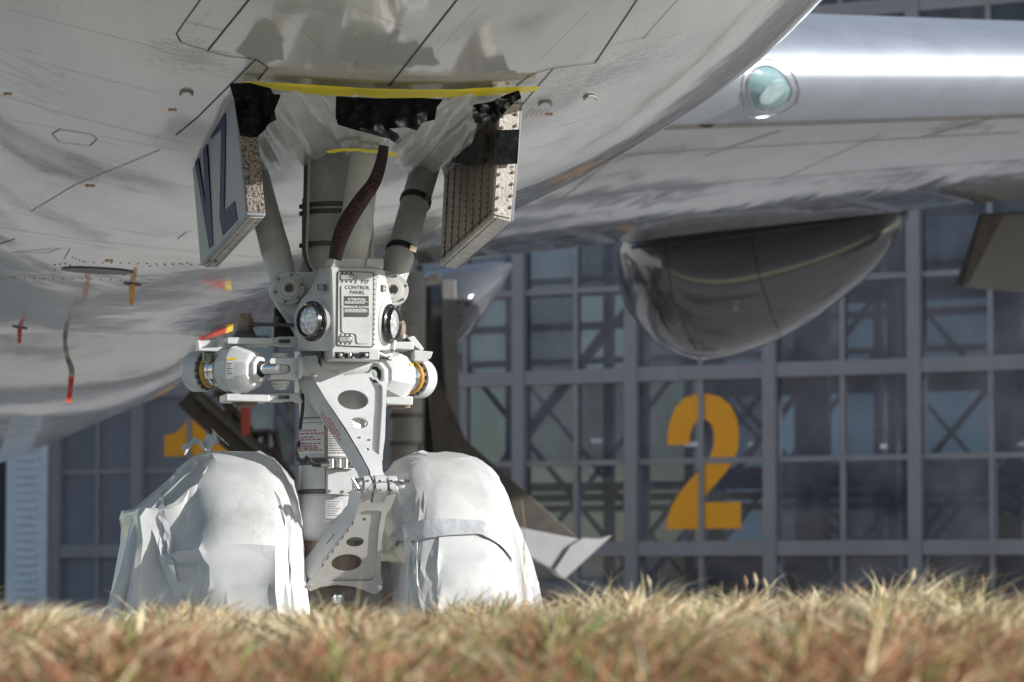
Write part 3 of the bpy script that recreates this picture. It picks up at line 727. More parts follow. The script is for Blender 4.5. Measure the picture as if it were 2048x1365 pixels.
# ------------------------------------------------------------------ control box
FT = [(660, 533), (760, 535), (750, 702), (667, 702)]
left = [(648, 533), (639, 548), (631, 562), (618.5, 585), (607, 597), (594.5, 623), (594, 655), (596, 694), (602, 702)]
right = [(768, 538), (774, 565), (779, 585), (785, 609), (789, 628), (788, 674), (782, 702)]
yF, yS, yB = -.44, -.26, -.16
cb = MB()
fl = [at(lerp(660, 667, (p[1] - 533) / 169), p[1], yF) for p in left]
fr_ = [at(lerp(760, 750, (p[1] - 535) / 167), p[1], yF) for p in right]
def side_y(px, ref): return yS
lo_l = [at(p[0], p[1], yS) for p in left]; hi_r = [at(p[0], p[1], yS) for p in right]
lb = [Vector((p.x, yB, p.z)) for p in lo_l]; rb = [Vector((p.x, yB, p.z)) for p in hi_r]
cb.grid([lb, lo_l, fl]); cb.grid([fr_, hi_r, rb])
cb.add(fl + fr_[::-1], [tuple(range(len(fl) + len(fr_)))])
cb.add([lb[0], lo_l[0], fl[0], fr_[0], hi_r[0], rb[0]], [(0, 1, 2, 3, 4, 5)]); cb.add([lb[-1], lo_l[-1], fl[-1], fr_[-1], hi_r[-1], rb[-1]], [(0, 1, 2, 3, 4, 5)])
cb.add(lb + rb[::-1], [tuple(range(len(lb) + len(rb)))])
cme = cb.mesh(); bm = bmesh.new(); bm.from_mesh(cme); bmesh.ops.remove_doubles(bm, verts=bm.verts, dist=1e-4); bmesh.ops.recalc_face_normals(bm, faces=bm.faces); bm.to_mesh(cme); bm.free()
box = link('control_box', cme, 'box_paint', ng, 30, .008)
ff = lambda x, y, t: at(x, y, yF) + Vector((0, -t, 0))
pdoor = link('access_door', plate(rounded([(676.5, 544), (746, 546), (744.5, 694), (675, 691)], 5), [], ff, -.002, .004), 'box_paint', box, 30, .0015)
outl = rounded([(675.2, 542.5), (747.4, 544.5), (746, 695.6), (673.4, 692.6)], 5); inn = rounded([(676.2, 543.7), (746.3, 545.7), (744.9, 694.4), (674.6, 691.4)], 5)
link('door_gap', plate(outl, [inn], ff, 0, .0045), 'seam', pdoor, 0)
raised = [(714, 549), (737, 549), (738, 568), (739, 688), (713, 688), (712, 668), (683, 666), (682, 572), (690, 569), (712, 569)]
link('raised_panel', plate(rounded(raised, 6), [], ff, .004, .009), 'box_paint', pdoor, 30, .004)
for (cx, cy) in ((693, 555), (690.5, 679)):
    lt = MB().prism([ff(cx - 12, cy - 5, .004), ff(cx + 12, cy - 5, .004), ff(cx + 12, cy + 5, .004), ff(cx - 12, cy + 5, .004)], (0, -.003, 0)).build('latch', 'steel', pdoor, 30, .001)
    link('latch_frame', plate([(cx - 13.5, cy - 6.5), (cx + 13.5, cy - 6.5), (cx + 13.5, cy + 6.5), (cx - 13.5, cy + 6.5)], [[(cx - 12, cy - 5), (cx + 12, cy - 5), (cx + 12, cy + 5), (cx - 12, cy + 5)]], ff, .0035, .0055), 'seam', lt, 0)
    MB().prism([ff(cx + 4, cy - 4.5, .007), ff(cx + 11, cy - 4.5, .007), ff(cx + 11, cy + 4.5, .007), ff(cx + 4, cy + 4.5, .007)], (0, -.003, 0)).build('latch_button', 'link_grey', lt, 30, .001)
    for dx in (-9, 0, 9):
        for dy in (-9, 9):
            q = ff(cx + dx, cy + dy, .004); MB().lathe(q, (0, -1, 0), [(0, .0045), (.003, .003)], 6).build('latch_rivet', 'seam', lt, 0)
RX, UP = Vector((1, 0, 0)), Vector((0, 0, 1))
text('lettering', 'P37', ff(729, 565, .0095), RX, UP, .0235, 'dark_print', pdoor, sx=.95, bold=.004)
text('lettering', 'CONTROL', ff(714, 576, .0095), RX, UP, .0225, 'dark_print', pdoor, sx=1.0, bold=.004)
text('lettering', 'PANEL', ff(714, 586, .0095), RX, UP, .0225, 'dark_print', pdoor, sx=1.0, bold=.004)
pc = link('notice', plate([(687.5, 593), (736.5, 593), (737, 631), (733, 635), (687, 634.5)], [], ff, .009, .0105), 'placard', pdoor, 0)
text('lettering', 'ATTENTION', ff(712, 600, .0112), RX, UP, .0135, 'white_print', pc, bold=.02)
text('lettering', 'IMMEDIATE ACTION', ff(712, 615, .0112), RX, UP, .0125, 'white_print', pc, bold=.02)
for k, (yy, w_) in enumerate(((604.5, 45), (607, 40), (619.5, 43), (622, 46), (624.5, 44))):
    x_ = 688.5
    rr_ = random.Random(k)
    while x_ < 688.5 + w_:
        w2 = rr_.uniform(2.5, 7); w2 = min(w2, 688.5 + w_ - x_ + .5)
        MB().add([ff(x_, yy + .65, .011), ff(x_ + w2, yy + .65, .011), ff(x_ + w2, yy - .65, .011), ff(x_, yy - .65, .011)], [(0, 1, 2, 3)]).build('small_print', 'white_print', pc, 0); x_ += w2 + 1
# fasteners down the hinge side
for k in range(15): MB().lathe(ff(749.5 - .1 * k * .6, 549 + k * 10, .0), (0, -1, 0), [(0, .003), (.002, .002)], 6).build('hinge_rivet', 'seam', box, 0)
# facets: side placards and landing lights
def facet(px, py, side):
    pl = (lo_l[5], fl[5], fl[2]) if side < 0 else (hi_r[4], fr_[4], fr_[1])
    n_ = (pl[1] - pl[0]).cross(pl[2] - pl[0]).normalized()
    d = rayl(px, py); p = CAM_L + d * ((pl[0] - CAM_L).dot(n_) / d.dot(n_))
    return p, (n_ if n_.dot(d) < 0 else -n_)
for side, c_px, pl_px in ((-1, (631, 643), (644, 575)), (1, (771, 648), (767, 577))):
    p, n_ = facet(*c_px, side)
    lr = MB().lathe(p - n_ * .006, n_, [(0, .094), (.010, .094), (.016, .089), (.020, .086)], 40).build('lamp_flange', 'box_paint', box)
    rg = MB().lathe(p + n_ * .010, n_, [(0, .086), (.014, .086), (.020, .081), (.022, .074), (.038, .071), (.038, .066), (.018, .064)], 44, closed=False).build('lamp_ring', 'black_ring', lr)
    MB().lathe(p + n_ * .004, n_, [(0, .067), (.030, .066), (.037, .058), (.042, .042), (.045, .02), (.046, .004)], 36).build('lamp_lens', 'lamp_lens', lr, 50)
    u, v, _ = basis(n_)
    for k in range(8):
        a = k * math.pi / 4 + .35; q = p + n_ * .030 + (u * math.cos(a) + v * math.sin(a)) * .0755
        MB().lathe(q, n_, [(0, .0065), (.003, .005)], 8).build('ring_screw', 'steel' if k % 3 == 0 else 'dark_metal', rg, 0)
    q, n2 = facet(*pl_px, side); u, v, _ = basis(n2); w_ = .026
    if u.x < 0: u = -u
    sp_ = MB().prism([q - u * w_ + UP * .013, q + u * w_ + UP * .013, q + u * w_ - UP * .013, q - u * w_ - UP * .013], n2 * .003).build('side_placard', 'placard', box, 0)
    for k in range(3): fine_print(q + n2 * .0035 + UP * (.007 - .007 * k), u, UP, (.022, .036, .03)[k], .0026, 'white_print', sp_, k)
# small brake console below
con = MB().box(tuple(at(664, 719, -.46)), tuple(at(741, 703, -.25))).build('brake_console', 'box_paint', ng, 30, .004)
cf = lambda x, y, t: at(x, y, -.46) + Vector((0, -t, 0))
pf = MB().prism([cf(671, 704.5, 0), cf(738.5, 704.5, 0), cf(738.5, 717, 0), cf(671, 717, 0)], (0, -.003, 0)).build('console_face', 'black', con, 0)
text('lettering', 'PARKING BRAKE', cf(703, 705.8, .0042), RX, UP, .0085, 'white_print', pf, bold=.01)
for px, mtl in ((680, 'piston'), (698, 'steel'), (731, 'steel')):
    MB().lathe(cf(px, 711, .003), (0, -1, 0), [(0, .0095), (.006, .0095), (.012, .007), (.014, .003)], 18).build('push_button', mtl, con)
for px in (685, 705, 723): MB().prism([cf(px, 715, .003), cf(px + 4, 715, .003), cf(px + 4, 716.4, .003), cf(px, 716.4, .003)], (0, -.001, 0)).build('button_mark', 'white_print', pf, 0)
# bracket rods at the right of the box
MB().tube([at(786, 640, -.25), at(790, 672, -.27), at(787, 700, -.28), at(780, 720, -.3)], .008, 8).build('conduit', 'white_paint', ng)
MB().tube([at(744, 712, -.4), at(757, 706, -.38), at(770, 712, -.36), at(782, 709, -.3)], .006, 8).build('conduit', 'white_paint', ng)
MB().prism([at(755, 702, -.3), at(782, 702, -.3), at(782, 716, -.3), at(755, 716, -.3)], (0, .08, 0)).build('console_shadow_plate', 'gear_grey', ng, 30)
fine_print(at(668, 732.5, -.178), RX, UP, .055, .006, 'dark_print', lc, 1, 1)
fine_print(at(668, 737, -.178), RX, UP, .11, .006, 'dark_print', lc, 2, 1)
# ------------------------------------------------------------------ torque links
def y_up(py): return interp([(705, -.27), (760, -.31), (960, -.60), (995, -.62)], py)
def fu(x, y, t): return at(x, y, y_up(y)) + Vector((0, t, 0))
outer = [(624, 752), (636, 758), (654, 764), (670, 764), (690, 751), (720, 748), (749, 745), (757, 729), (768, 715), (780, 717), (781, 735), (780, 757), (774, 772), (772, 810), (770, 876), (764, 920), (765, 942), (772, 957), (772, 975), (746, 976), (742, 959), (740, 942), (722, 909), (692, 858), (652, 799)]
pocket = [(737, 754), (751, 759), (765, 773), (765, 810), (758, 911), (744, 899), (747, 832), (750, 781)]
bigh = [ellipse(706, 800, 31, 19.5, 36, .1), ellipse(718.5, 846, 17.5, 11, 28, .1), ellipse(734, 899, 4.5, 2.6, 14, .15)]
ul = link('upper_torque_link', plate(rounded(outer, 5), [rounded(pocket, 4)] + bigh, fu, 0, .045), 'white_paint', ng, 38, .005)
link('link_pocket_floor', plate([(734, 750), (769, 760), (768, 920), (741, 905)], [], fu, .03, .043), 'white_paint', ul, 30)
# left flange of the upper link, set back
eo = [(604, 713), (601, 755), (611, 781), (648, 832), (696, 904), (722.6, 944), (727, 958)]
ei = [(633, 712), (640, 757), (650, 795), (668, 826), (712, 897), (736, 940), (742, 962)]
A = [fu(x, y, .10) for x, y in eo]; B = [fu(x, y, .003) for x, y in ei]
MB().grid([A, B, [p + Vector((.012, .03, 0)) for p in B], [p + Vector((.02, .02, 0)) for p in A]], wrap=False).build('link_flange', 'white_paint', ul, 40)
link('link_lug', plate(rounded([(603, 714), (634, 711), (637, 728), (653, 744), (690, 750), (690, 765), (652, 768), (622, 752), (602, 752)], 4), [], fu, .0, .07), 'white_paint', ul, 38, .006)
for (px, py) in ((629, 752), (771, 749)):
    MB().lathe(fu(px, py, -.001), (0, -1, 0), [(0, .010), (.006, .010), (.008, .006), (.014, .005)], 10).build('bolt', 'steel', ul)
for (px, py) in ((719, 876), (738, 880.6)): MB().lathe(fu(px, py, -.001), (0, -1, -.4), [(0, .006), (.003, .005)], 10).build('bolt_hole', 'brown_metal', ul)
MB().cyl(at(594, 735, -.29), at(602, 735, -.29), .052, n=28).build('pivot_pin', 'white_paint', ul, 38, .004)
MB().cyl(at(640, 737, -.24), at(760, 737, -.24), .045, n=28).build('pivot_tube', 'white_paint', ul)
for k, s_ in enumerate(('DO NOT TOW WITH', 'TORQUE LINK CONNECTED', 'BEYOND LIMITS')):
    q = fu(669 + 5 * k - 8, 850 + 2 * k, .045 - .022 * k) + Vector((-.004, -.004, 0)); d_ = (fu(700, 897, .05) - fu(655, 826, .05)).normalized()
    fine_print(q + Vector((-.002, -.003, 0)), d_, Vector((.75, -.3, .62)), (.12, .17, .10)[k], .005, 'red_print', ul, k)
def y_lo(py): return interp([(950, -.60), (985, -.60), (1190, -.28)], py)
def fl_(x, y, t): return at(x, y, y_lo(y)) + Vector((0, t, 0))
outer = [(724, 984), (714.5, 1020), (707, 1044.5), (642, 1134), (620, 1159), (613, 1171), (619, 1184), (640, 1175), (674.6, 1170), (709.5, 1174), (734, 1183), (749, 1190), (759, 1185), (767, 1169), (761, 1149), (764, 1079), (772, 1030), (784, 1012), (793, 987), (774, 986), (768, 1006), (740, 1006), (745, 986)]
pocket = [(722, 1022), (764, 1022), (757, 1060), (752, 1149), (744, 1162), (642, 1163), (636, 1154), (651, 1124), (714.5, 1040)]
lo_holes = [ellipse(694.6, 1125.5, 31, 16.5, 36, -.08), ellipse(711, 1084, 18, 9.5, 28, -.08), ellipse(729.5, 1039, 4, 3, 14)]
ll = link('lower_torque_link', plate(rounded(outer, 5), [rounded(pocket, 8)], fl_, 0, .04), 'link_grey', ng, 38, .005)
link('link_web', plate(rounded([(718, 1016), (768, 1016), (760, 1060), (756, 1150), (747, 1167), (636, 1168), (630, 1154), (647, 1120), (710, 1036)], 6), lo_holes, fl_, .012, .032), 'link_grey', ll, 38, .002)
eo = [(707, 985), (703, 1010), (652, 1074), (610, 1129), (611, 1159)]; ei = [(724, 986), (714.5, 1021), (706, 1046), (642, 1135), (622, 1157)]
A = [fl_(x, y, .10) for x, y in eo]; B = [fl_(x, y, .004) for x, y in ei]
MB().grid([A, B, [p + Vector((.012, .03, 0)) for p in B], [p + Vector((.02, .02, 0)) for p in A]]).build('link_flange', 'white_paint', ll, 40)
for (px, py) in ((618, 1171), (759, 1175)):
    MB().lathe(fl_(px, py, -.001), (0, -1, 0), [(0, .014), (.006, .014), (.007, .009), (.014, .008)], 6).build('bolt', 'steel', ll)
fine_print(fl_(664, 1078, .05) + Vector((0, -.012, 0)), (fl_(690, 1040, .05) - fl_(650, 1092, .05)), Vector((-.7, -.2, .6)), .06, .004, 'dark_print', ll, 3)
for k in range(7):
    t = k / 6; MB().prism([fl_(lerp(706, 646, t) + dx, lerp(1048, 1131, t) + dy, -.002) for dx, dy in ((-1, -3), (1.5, -4), (0, 3), (-2, 3))], (0, .002, 0)).build('paint_chip', 'seam', ll, 0)
# knee: knuckles and pin
kz = 970
def knuckle(p0, p1, r, mtl, name='knuckle'):
    a, b_ = at(p0, kz, -.60), at(p1, kz - 1, -.60)
    return MB().lathe(a, b_ - a, [(0, r * .9), (.004, r), ((b_ - a).length - .004, r), ((b_ - a).length, r * .9)], 28).build(name, mtl, ng)
kn = knuckle(725, 745.6, .037, 'white_paint'); knuckle(747, 772.5, .040, 'white_paint'); knuckle(774.5, 793, .037, 'white_paint')
for p0, p1 in ((745, 747.6), (772, 775)): knuckle(p0, p1, .042, 'dark_metal', 'knuckle_washer')
knuckle(706, 724.5, .028, 'steel', 'pin_head'); knuckle(793.5, 808, .02, 'white_paint', 'pin_end')
MB().cyl(at(704, 957, -.63), at(716, 978, -.63), .008, n=10).build('pin_lever', 'steel', kn)
MB().tube([at(795, 963, -.63), at(806, 968, -.63), at(812, 962, -.63), at(819, 963, -.63)], .007, 8).build('lock_pin', 'dark_metal', kn)
MB().tube([at(790, 962, -.64), at(800, 970, -.64), at(809, 963, -.64)], .0035, 6).build('safety_wire', 'steel', kn)
MB().tube([at(724, 990, -.645), at(742, 978, -.645), at(750, 966, -.645), at(772, 963, -.645), at(790, 966, -.645)], .0015, 5).build('safety_wire', 'steel', kn)
for px in (736, 760, 783):
    for py in (962, 981): MB().lathe(at(px, py, -.635), (0, -1, 0), [(0, .005), (.006, .004)], 8).build('knuckle_plug', 'dark_metal', kn)
# ------------------------------------------------------------------ things on the lower cylinder
def wrap(px0, px1, py0, py1, r=.164, mtl='paper', name='label_sheet', parent=None, n=8, off=0):
    rows = []
    for py in (py0, py1):
        row = []
        for k in range(n + 1):
            x = at(lerp(px0, px1, k / n), py, -.1).x - X0; x = max(-r * .995, min(r * .995, x)); row.append(Vector((X0 + x, -math.sqrt(r * r - x * x) - off, zat(py, -.1))))
        rows.append(row)
    return MB().grid(rows).build(name, mtl, parent or lc, 60)
ls1 = wrap(601, 645, 840, 908); ls2 = wrap(652, 705, 840, 914)
wrap(600, 646, 835.5, 837.5, .1655, 'brown_metal', 'label_edge'); wrap(646, 651, 836, 990, .166, 'brown_metal', 'rust_strip'); wrap(600, 646, 846, 847, .1655, 'brown_metal', 'label_edge')
rr_ = random.Random(4)
for py in (862, 868, 875, 880, 888, 893, 897, 901):
    x_ = 603.5; end = rr_.uniform(625, 642)
    while x_ < end:
        w_ = rr_.uniform(3, 8); wrap(x_, min(x_ + w_, 644), py - 1.1, py + 1.1, .1648, 'red_print', 'small_print', ls1, 2); x_ += w_ + 1.6
for k in range(14):
    py = 846 + k * 4.7; x_ = 654; end = rr_.uniform(680, 703)
    while x_ < end:
        w_ = rr_.uniform(3, 9); wrap(x_, min(x_ + w_, 704), py - .8, py + .8, .1648, 'dark_metal', 'small_print', ls2, 2); x_ += w_ + 1.8
ls3 = wrap(647, 680, 1001, 1038, .1665)
for k in range(7): wrap(650, 676 - 5 * (k % 3), 1004 + k * 4.6, 1005 + k * 4.6, .1672, 'dark_print', 'small_print', ls3, 2)
ring('clamp_band', 918, 932, .168, 'dark_metal'); ring('clamp_band', 980, 989, .167, 'dark_metal'); ring('clamp_band', 991, 993, .166, 'grey_paint')
MB().tube([at(596, 918, -.12), at(606, 926, -.17), at(616, 918, -.19), at(628, 930, -.2), at(645, 932, -.22)], .010, 8).build('hose', 'hose', ng)
MB().tube([at(612, 914, -.18), at(622, 926, -.2), at(612, 928, -.2), at(620, 916, -.21)], .009, 8).build('hose', 'hose', ng)
MB().tube([at(598, 917, -.12), at(594, 905, -.1), at(598, 885, -.05)], .008, 8).build('hose', 'hose', ng)
ft = MB().cyl(at(641, 931, -.23), at(658, 931, -.23), .011, n=12).build('hose_fitting', 'steel', ng)
for k, px in enumerate((662, 670, 677, 684, 690)):
    MB().cyl(at(px, 918 + 2 * (k % 2), -.22), at(px, 936, -.22), .012 if k % 2 else .016, n=10).build('valve', 'steel' if k != 1 else 'dark_metal', ft)
MB().bar(at(655, 929, -.22), at(712, 931, -.2), .03, .025).build('valve_block', 'dark_metal', ft, 30, .003)
for a in (0, 6): MB().tube([at(694 + a, 930, -.23), at(701 + a, 905, -.22)], .005, 6).build('rod', 'dark_metal', ft)
cp = MB().prism([at(655, 938, -.19), at(722, 938, -.19), at(712, 975, -.19), at(690, 990, -.19), at(655, 989, -.19)], (0, .05, 0)).build('cover_plate', 'white_paint', ng, 30, .003)
for (px, py) in ((659, 983), (685, 984)): MB().lathe(at(px, py, -.19), (0, -1, 0), [(0, .007), (.004, .006)], 8).build('screw', 'brown_metal', cp)
# axle casting
ax = MB().cyl((X0 - .72, 0, .56), (X0 + .72, 0, .56), .10, n=24).build('axle', 'link_grey', ng)
link('axle_casting', plate(rounded([(612, 1172), (660, 1176), (720, 1176), (768, 1182), (758, 1215), (720, 1212), (700, 1205), (650, 1205), (615, 1198)], 6), [], f_(-.2), 0, .3), 'gear_grey', ng, 38, .006)
MB().lathe(at(675, 1190, -.22), (0, 0, -1), [(0, .032), (.012, .034), (.03, .03), (.045, .018), (.05, .004)], 20).build('jack_ball', 'chrome', ng)
for k in range(6):
    px = 640 + k * 14; MB().tube([at(px, 1178, -.22), at(px + 3, 1188, -.24), at(px + 7, 1200, -.22)], .006, 6).build('brake_pipe', 'brown_metal', ng)
# ------------------------------------------------------------------ steering actuators
def actuator(side, A0, D):
    D = Vector(D).normalized(); A0 = Vector(A0)
    cap = MB().lathe(A0, D, [(-.002, .02), (0, .06), (.006, .078), (.018, .087), (.072, .088), (.082, .084), (.083, .070), (.07, .066)], 36).build('steering_actuator', 'white_paint', ng)
    MB().lathe(A0 + D * .06, D, [(0, .071), (.035, .071)], 32).build('lock_ring', 'brown_metal', cap)
    for k in range(16):
        a = k * math.pi / 8; u, v, _ = basis(D); q = A0 + D * .085 + (u * math.cos(a) + v * math.sin(a)) * .076
        MB().bar(q - D * .004, q + D * .008, .012, .012).build('lock_tab', 'dark_metal', cap, 0)
    MB().lathe(A0 + D * .08, D, [(0, .066), (.12, .066)], 32).build('barrel', 'chrome', cap)
    for t in (.098, .168): MB().lathe(A0 + D * t, D, [(0, .069), (.003, .074), (.018, .074), (.021, .069)], 32).build('brass_ring', 'brass', cap)
    MB().lathe(A0 + D * .135, D, [(0, .067), (.004, .070), (.008, .067)], 32).build('barrel_seam', 'steel', cap)
    bd = MB().lathe(A0 + D * .185, D, [(0, .082), (.012, .100), (.075, .112), (.080, .114), (.088, .112), (.15, .086), (.165, .074), (.17, .056)], 10, rot=math.pi / 10).build('actuator_body', 'white_paint', cap, 25, .012)
    MB().lathe(A0 + D * .345, D, [(0, .060), (.028, .058), (.034, .050), (.036, .037), (.015, .036)], 8, rot=.39).build('gland_nut', 'white_paint', cap, 30, .004)
    MB().lathe(A0 + D * .36, D, [(0, .036), (.021, .034)], 24).build('gland_seal', 'black', cap)
    MB().lathe(A0 + D * .36, D, [(0, .022), (.11 if side < 0 else .03, .022)], 24).build('piston_rod', 'chrome', cap)
    return cap, bd, A0, D
cL, bL, aL, dL = actuator(-1, at(382, 744, -.02), (.70, -.713, 0))
cR, bR, aR, dR = actuator(1, at(846, 758, -.02), (-.70, -.713, 0))
def on_axis(A0, D, t, ang, r, face=None): pass
# left: plates, clevis, pivot
yl = -.24
MB().box((at(454, 689, yl).x, yl, at(454, 689, yl).z), (at(548, 676, yl).x, yl + .20, at(548, 676, yl).z)).build('bracket_plate', 'white_paint', cL, 30, .005)
MB().prism([at(546, 676.5, yl + .01), at(560, 673.5, yl + .01), at(600, 673, yl + .01), at(600, 692, yl + .01), at(562, 691, yl + .01), at(546, 688.5, yl + .01)], (0, .10, 0)).build('bracket_arm', 'white_paint', cL, 30, .006)
MB().bar(at(558, 683, yl + .004), at(580, 683, yl + .004), .022, .014).build('arm_slot', 'black', cL, 0)
MB().box((at(452, 803, yl).x, yl, at(452, 803, yl).z), (at(540, 788, yl).x, yl + .20, at(540, 788, yl).z)).build('bracket_plate', 'white_paint', cL, 30, .005)
MB().prism([at(538, 788.5, yl + .01), at(558, 786.5, yl + .01), at(598, 786, yl + .01), at(607, 806, yl + .01), at(594, 803, yl + .01), at(556, 804, yl + .01), at(538, 802.5, yl + .01)], (0, .10, 0)).build('bracket_arm', 'white_paint', cL, 30, .006)
MB().bar(at(558, 794.5, yl + .004), at(578, 795, yl + .004), .022, .014).build('arm_slot', 'black', cL, 0)
p = at(489, 804, yl + .10); MB().lathe(p, (0, 0, -1), [(0, .055), (.010, .055), (.014, .048), (.022, .045)], 26).build('trunnion_cap', 'brown_metal', cL)
p = at(577, 804, yl + .06); MB().lathe(p, (0, 0, -1), [(0, .022), (.02, .022), (.022, .014), (.05, .012), (.06, .006)], 12).build('pivot_bolt', 'dark_metal', cL)
p = at(490, 676, yl + .10)
pv = MB().lathe(p, (0, 0, 1), [(0, .057), (.008, .055), (.014, .046), (.03, .040), (.032, .036), (.05, .036)], 26).build('pivot_base', 'dark_metal', cL)
MB().lathe(p + UP * .034, (0, 0, 1), [(0, .036), (.048, .036), (.05, .028), (.068, .027), (.070, .022)], 22).build('pivot_cap', 'brown_metal', pv)
MB().tube([at(503, 650, -.19), at(520, 649, -.19), at(592, 651, -.17)], [.012, .008, .008], 10).build('link_rod', 'dark_metal', pv)
MB().prism([at(548, 618, -.02), at(560, 612, -.02), at(604, 672, -.02), at(604, 694, -.02), at(548, 690, -.02)], (0, .06, 0)).build('steering_housing', 'black', cL, 30, .01)
MB().cyl(at(554, 634, -.06), at(554, 652, -.06), .02, n=12).build('solenoid', 'dark_metal', cL)
# clevis
yc = -.30
def slab(pts, t, mtl, name, par, y=yc, bev=.006): return link(name, plate(rounded(pts, 5), [], lambda x, yy, k: at(x, yy, y) + Vector((0, k, 0)), 0, t), mtl, par, 38, bev)
slab([(540, 717), (600, 716), (606, 725), (606, 750), (600, 760), (540, 759), (540, 750), (575, 748), (581, 742), (581, 734), (575, 729), (540, 729)], .09, 'white_paint', 'clevis', cL)
slab([(531, 732), (541, 730), (573, 731), (579, 738), (573, 748), (541, 748), (531, 745)], .05, 'white_paint', 'rod_eye', cL, yc + .015)
for k, (py, r_) in enumerate(((712, .040), (707.5, .036), (763, .040), (769, .036), (774, .028))):
    p = at(561, py, yc + .05); MB().lathe(p, (0, 0, -1), [(0, r_ * .94), (.003, r_), (.009, r_), (.012, r_ * .94)], 24).build('clevis_washer', 'white_paint', cL)
MB().box((at(596, 690, -.1).x, -.16, at(596, 790, -.1).z), (at(640, 690, -.1).x, .0, at(640, 700, -.1).z)).build('collar_block', 'white_paint', ng, 30, .008)
# tray with the black notice
q = yl + .02
MB().prism([at(395, 680, q), at(397, 702, q), at(435, 703, q), at(452, 690, q), at(452, 686, q), at(440, 680, q), at(438, 695, q), at(402, 697, q), at(400, 681, q)], (0, .08, 0)).build('cable_tray', 'white_paint', cL, 30, .002)
MB().prism([at(397, 682, q + .075), at(440, 680, q + .075), at(438, 702, q + .075), at(398, 702, q + .075)], (0, .006, 0)).build('tray_back', 'white_paint', cL, 30)
nb = MB().box((at(407, 725, -.16).x, -.165, at(407, 725, -.16).z), (at(432, 704, -.16).x, -.11, at(432, 704, -.16).z)).build('notice_block', 'white_paint', cL, 30, .003)
pf = MB().prism([at(408.5, 705, -.166), at(427.5, 705.5, -.166), at(427.5, 723.5, -.166), at(408.5, 723, -.166)], (0, -.003, 0)).build('notice', 'placard', nb, 0)
for k in range(4): fine_print(at(418, 708.5 + k * 4, -.170), RX, UP, (.03, .02, .024, .03)[k], .0032, 'white_print', pf, k)
# labels on the left body
def on_body(px, py, me_bvh, off=.002):
    h = me_bvh.ray_cast(CAM_L, rayl(px, py).normalized())
    if h[0] is None: return at(px, py, -.15), Vector((0, -1, 0))
    nn = h[1] if h[1].dot(rayl(px, py)) < 0 else -h[1]
    return h[0] + nn * off, nn
def bvh_of(o):
    b = bmesh.new(); b.from_mesh(o.data); t = BVHTree.FromBMesh(b); b.free(); return t
bt = bvh_of(bL)
def decal(quad, mtl, name, par, tree, off=.003, n=5):
    rows = []
    for j in range(n + 1):
        row = []
        for i in range(n + 1):
            u, v = i / n, j / n
            x = (quad[0][0] * (1 - u) + quad[1][0] * u) * (1 - v) + (quad[3][0] * (1 - u) + quad[2][0] * u) * v
            y = (quad[0][1] * (1 - u) + quad[1][1] * u) * (1 - v) + (quad[3][1] * (1 - u) + quad[2][1] * u) * v
            row.append(on_body(x, y, tree, off)[0])
        rows.append(row)
    return MB().grid(rows).build(name, mtl, par, 60)
dl = decal([(453, 722), (470, 722), (469, 757), (451, 757)], 'paper', 'data_label', bL, bt, .004)
decal([(454, 717), (474, 716), (473, 721), (454, 722)], 'yellow_label', 'warning_label', bL, bt, .004)
for k in range(5): decal([(454, 727 + k * 5), (466 - 3 * (k % 2), 727 + k * 5), (466 - 3 * (k % 2), 728.4 + k * 5), (454, 728.4 + k * 5)], 'dark_print' if k else 'blue_print', 'small_print', dl, bt, .0055, 1)
# right: plates, pivot, tray
yr = -.26
MB().box((at(786, 699, yr).x, yr, at(786, 699, yr).z), (at(828, 684, yr).x, yr + .2, at(828, 684, yr).z)).build('bracket_plate', 'white_paint', cR, 30, .005)
MB().box((at(771, 810, yr).x, yr, at(771, 810, yr).z), (at(826, 793, yr).x, yr + .2, at(826, 793, yr).z)).build('bracket_plate', 'white_paint', cR, 30, .005)
p = at(798, 811, yr + .1); MB().lathe(p, (0, 0, -1), [(0, .052), (.012, .05), (.014, .03)], 24).build('trunnion_cap', 'brown_metal', cR)
p = at(800, 684, yr + .1); pv = MB().lathe(p, (0, 0, 1), [(0, .046), (.008, .044), (.012, .036), (.03, .034)], 22).build('pivot_base', 'dark_metal', cR)
MB().lathe(p + UP * .028, (0, 0, 1), [(0, .026), (.05, .026), (.053, .022), (.062, .02)], 20).build('pivot_cap', 'brown_metal', pv)
MB().tube([at(795, 662, yr + .02), at(786, 664, -.2)], .014, 8).build('link_rod', 'brown_metal', pv)
MB().prism([at(815, 675, -.22), at(828, 672, -.22), at(848, 698, -.22), at(844, 704, -.22), at(826, 690, -.22)], (0, .10, 0)).build('bracket', 'white_paint', cR, 30, .003)
MB().prism([at(829, 700, -.24), at(866, 704, -.24), at(862, 716, -.24), at(850, 724, -.24), at(829, 722, -.24)], (0, .08, 0)).build('cable_tray', 'white_paint', cR, 30, .003)
bt2 = bvh_of(bR); decal([(818, 728), (826, 729), (826, 733), (818, 732)], 'yellow_label', 'warning_label', bR, bt2, .004, 2)

# ------------------------------------------------------------------ wheels (under the covers)
ZW, RW, TW = .56, .545, .21
for sx in (-.455, .455):
    c = Vector((X0 + sx - TW, 0, ZW))
    w_ = MB().lathe(c, (1, 0, 0), [(0, .24), (.004, .36), (.03, .45), (.09, .52), (.14, RW), (.28, RW), (.33, .52), (.39, .45), (.416, .36), (.42, .24)], 40).build('wheel', 'rubber', ng)
    MB().lathe(c + Vector((.02, 0, 0)), (1, 0, 0), [(0, .10), (.0, .24), (.38, .24), (.38, .1)], 28).build('rim', 'link_grey', w_)

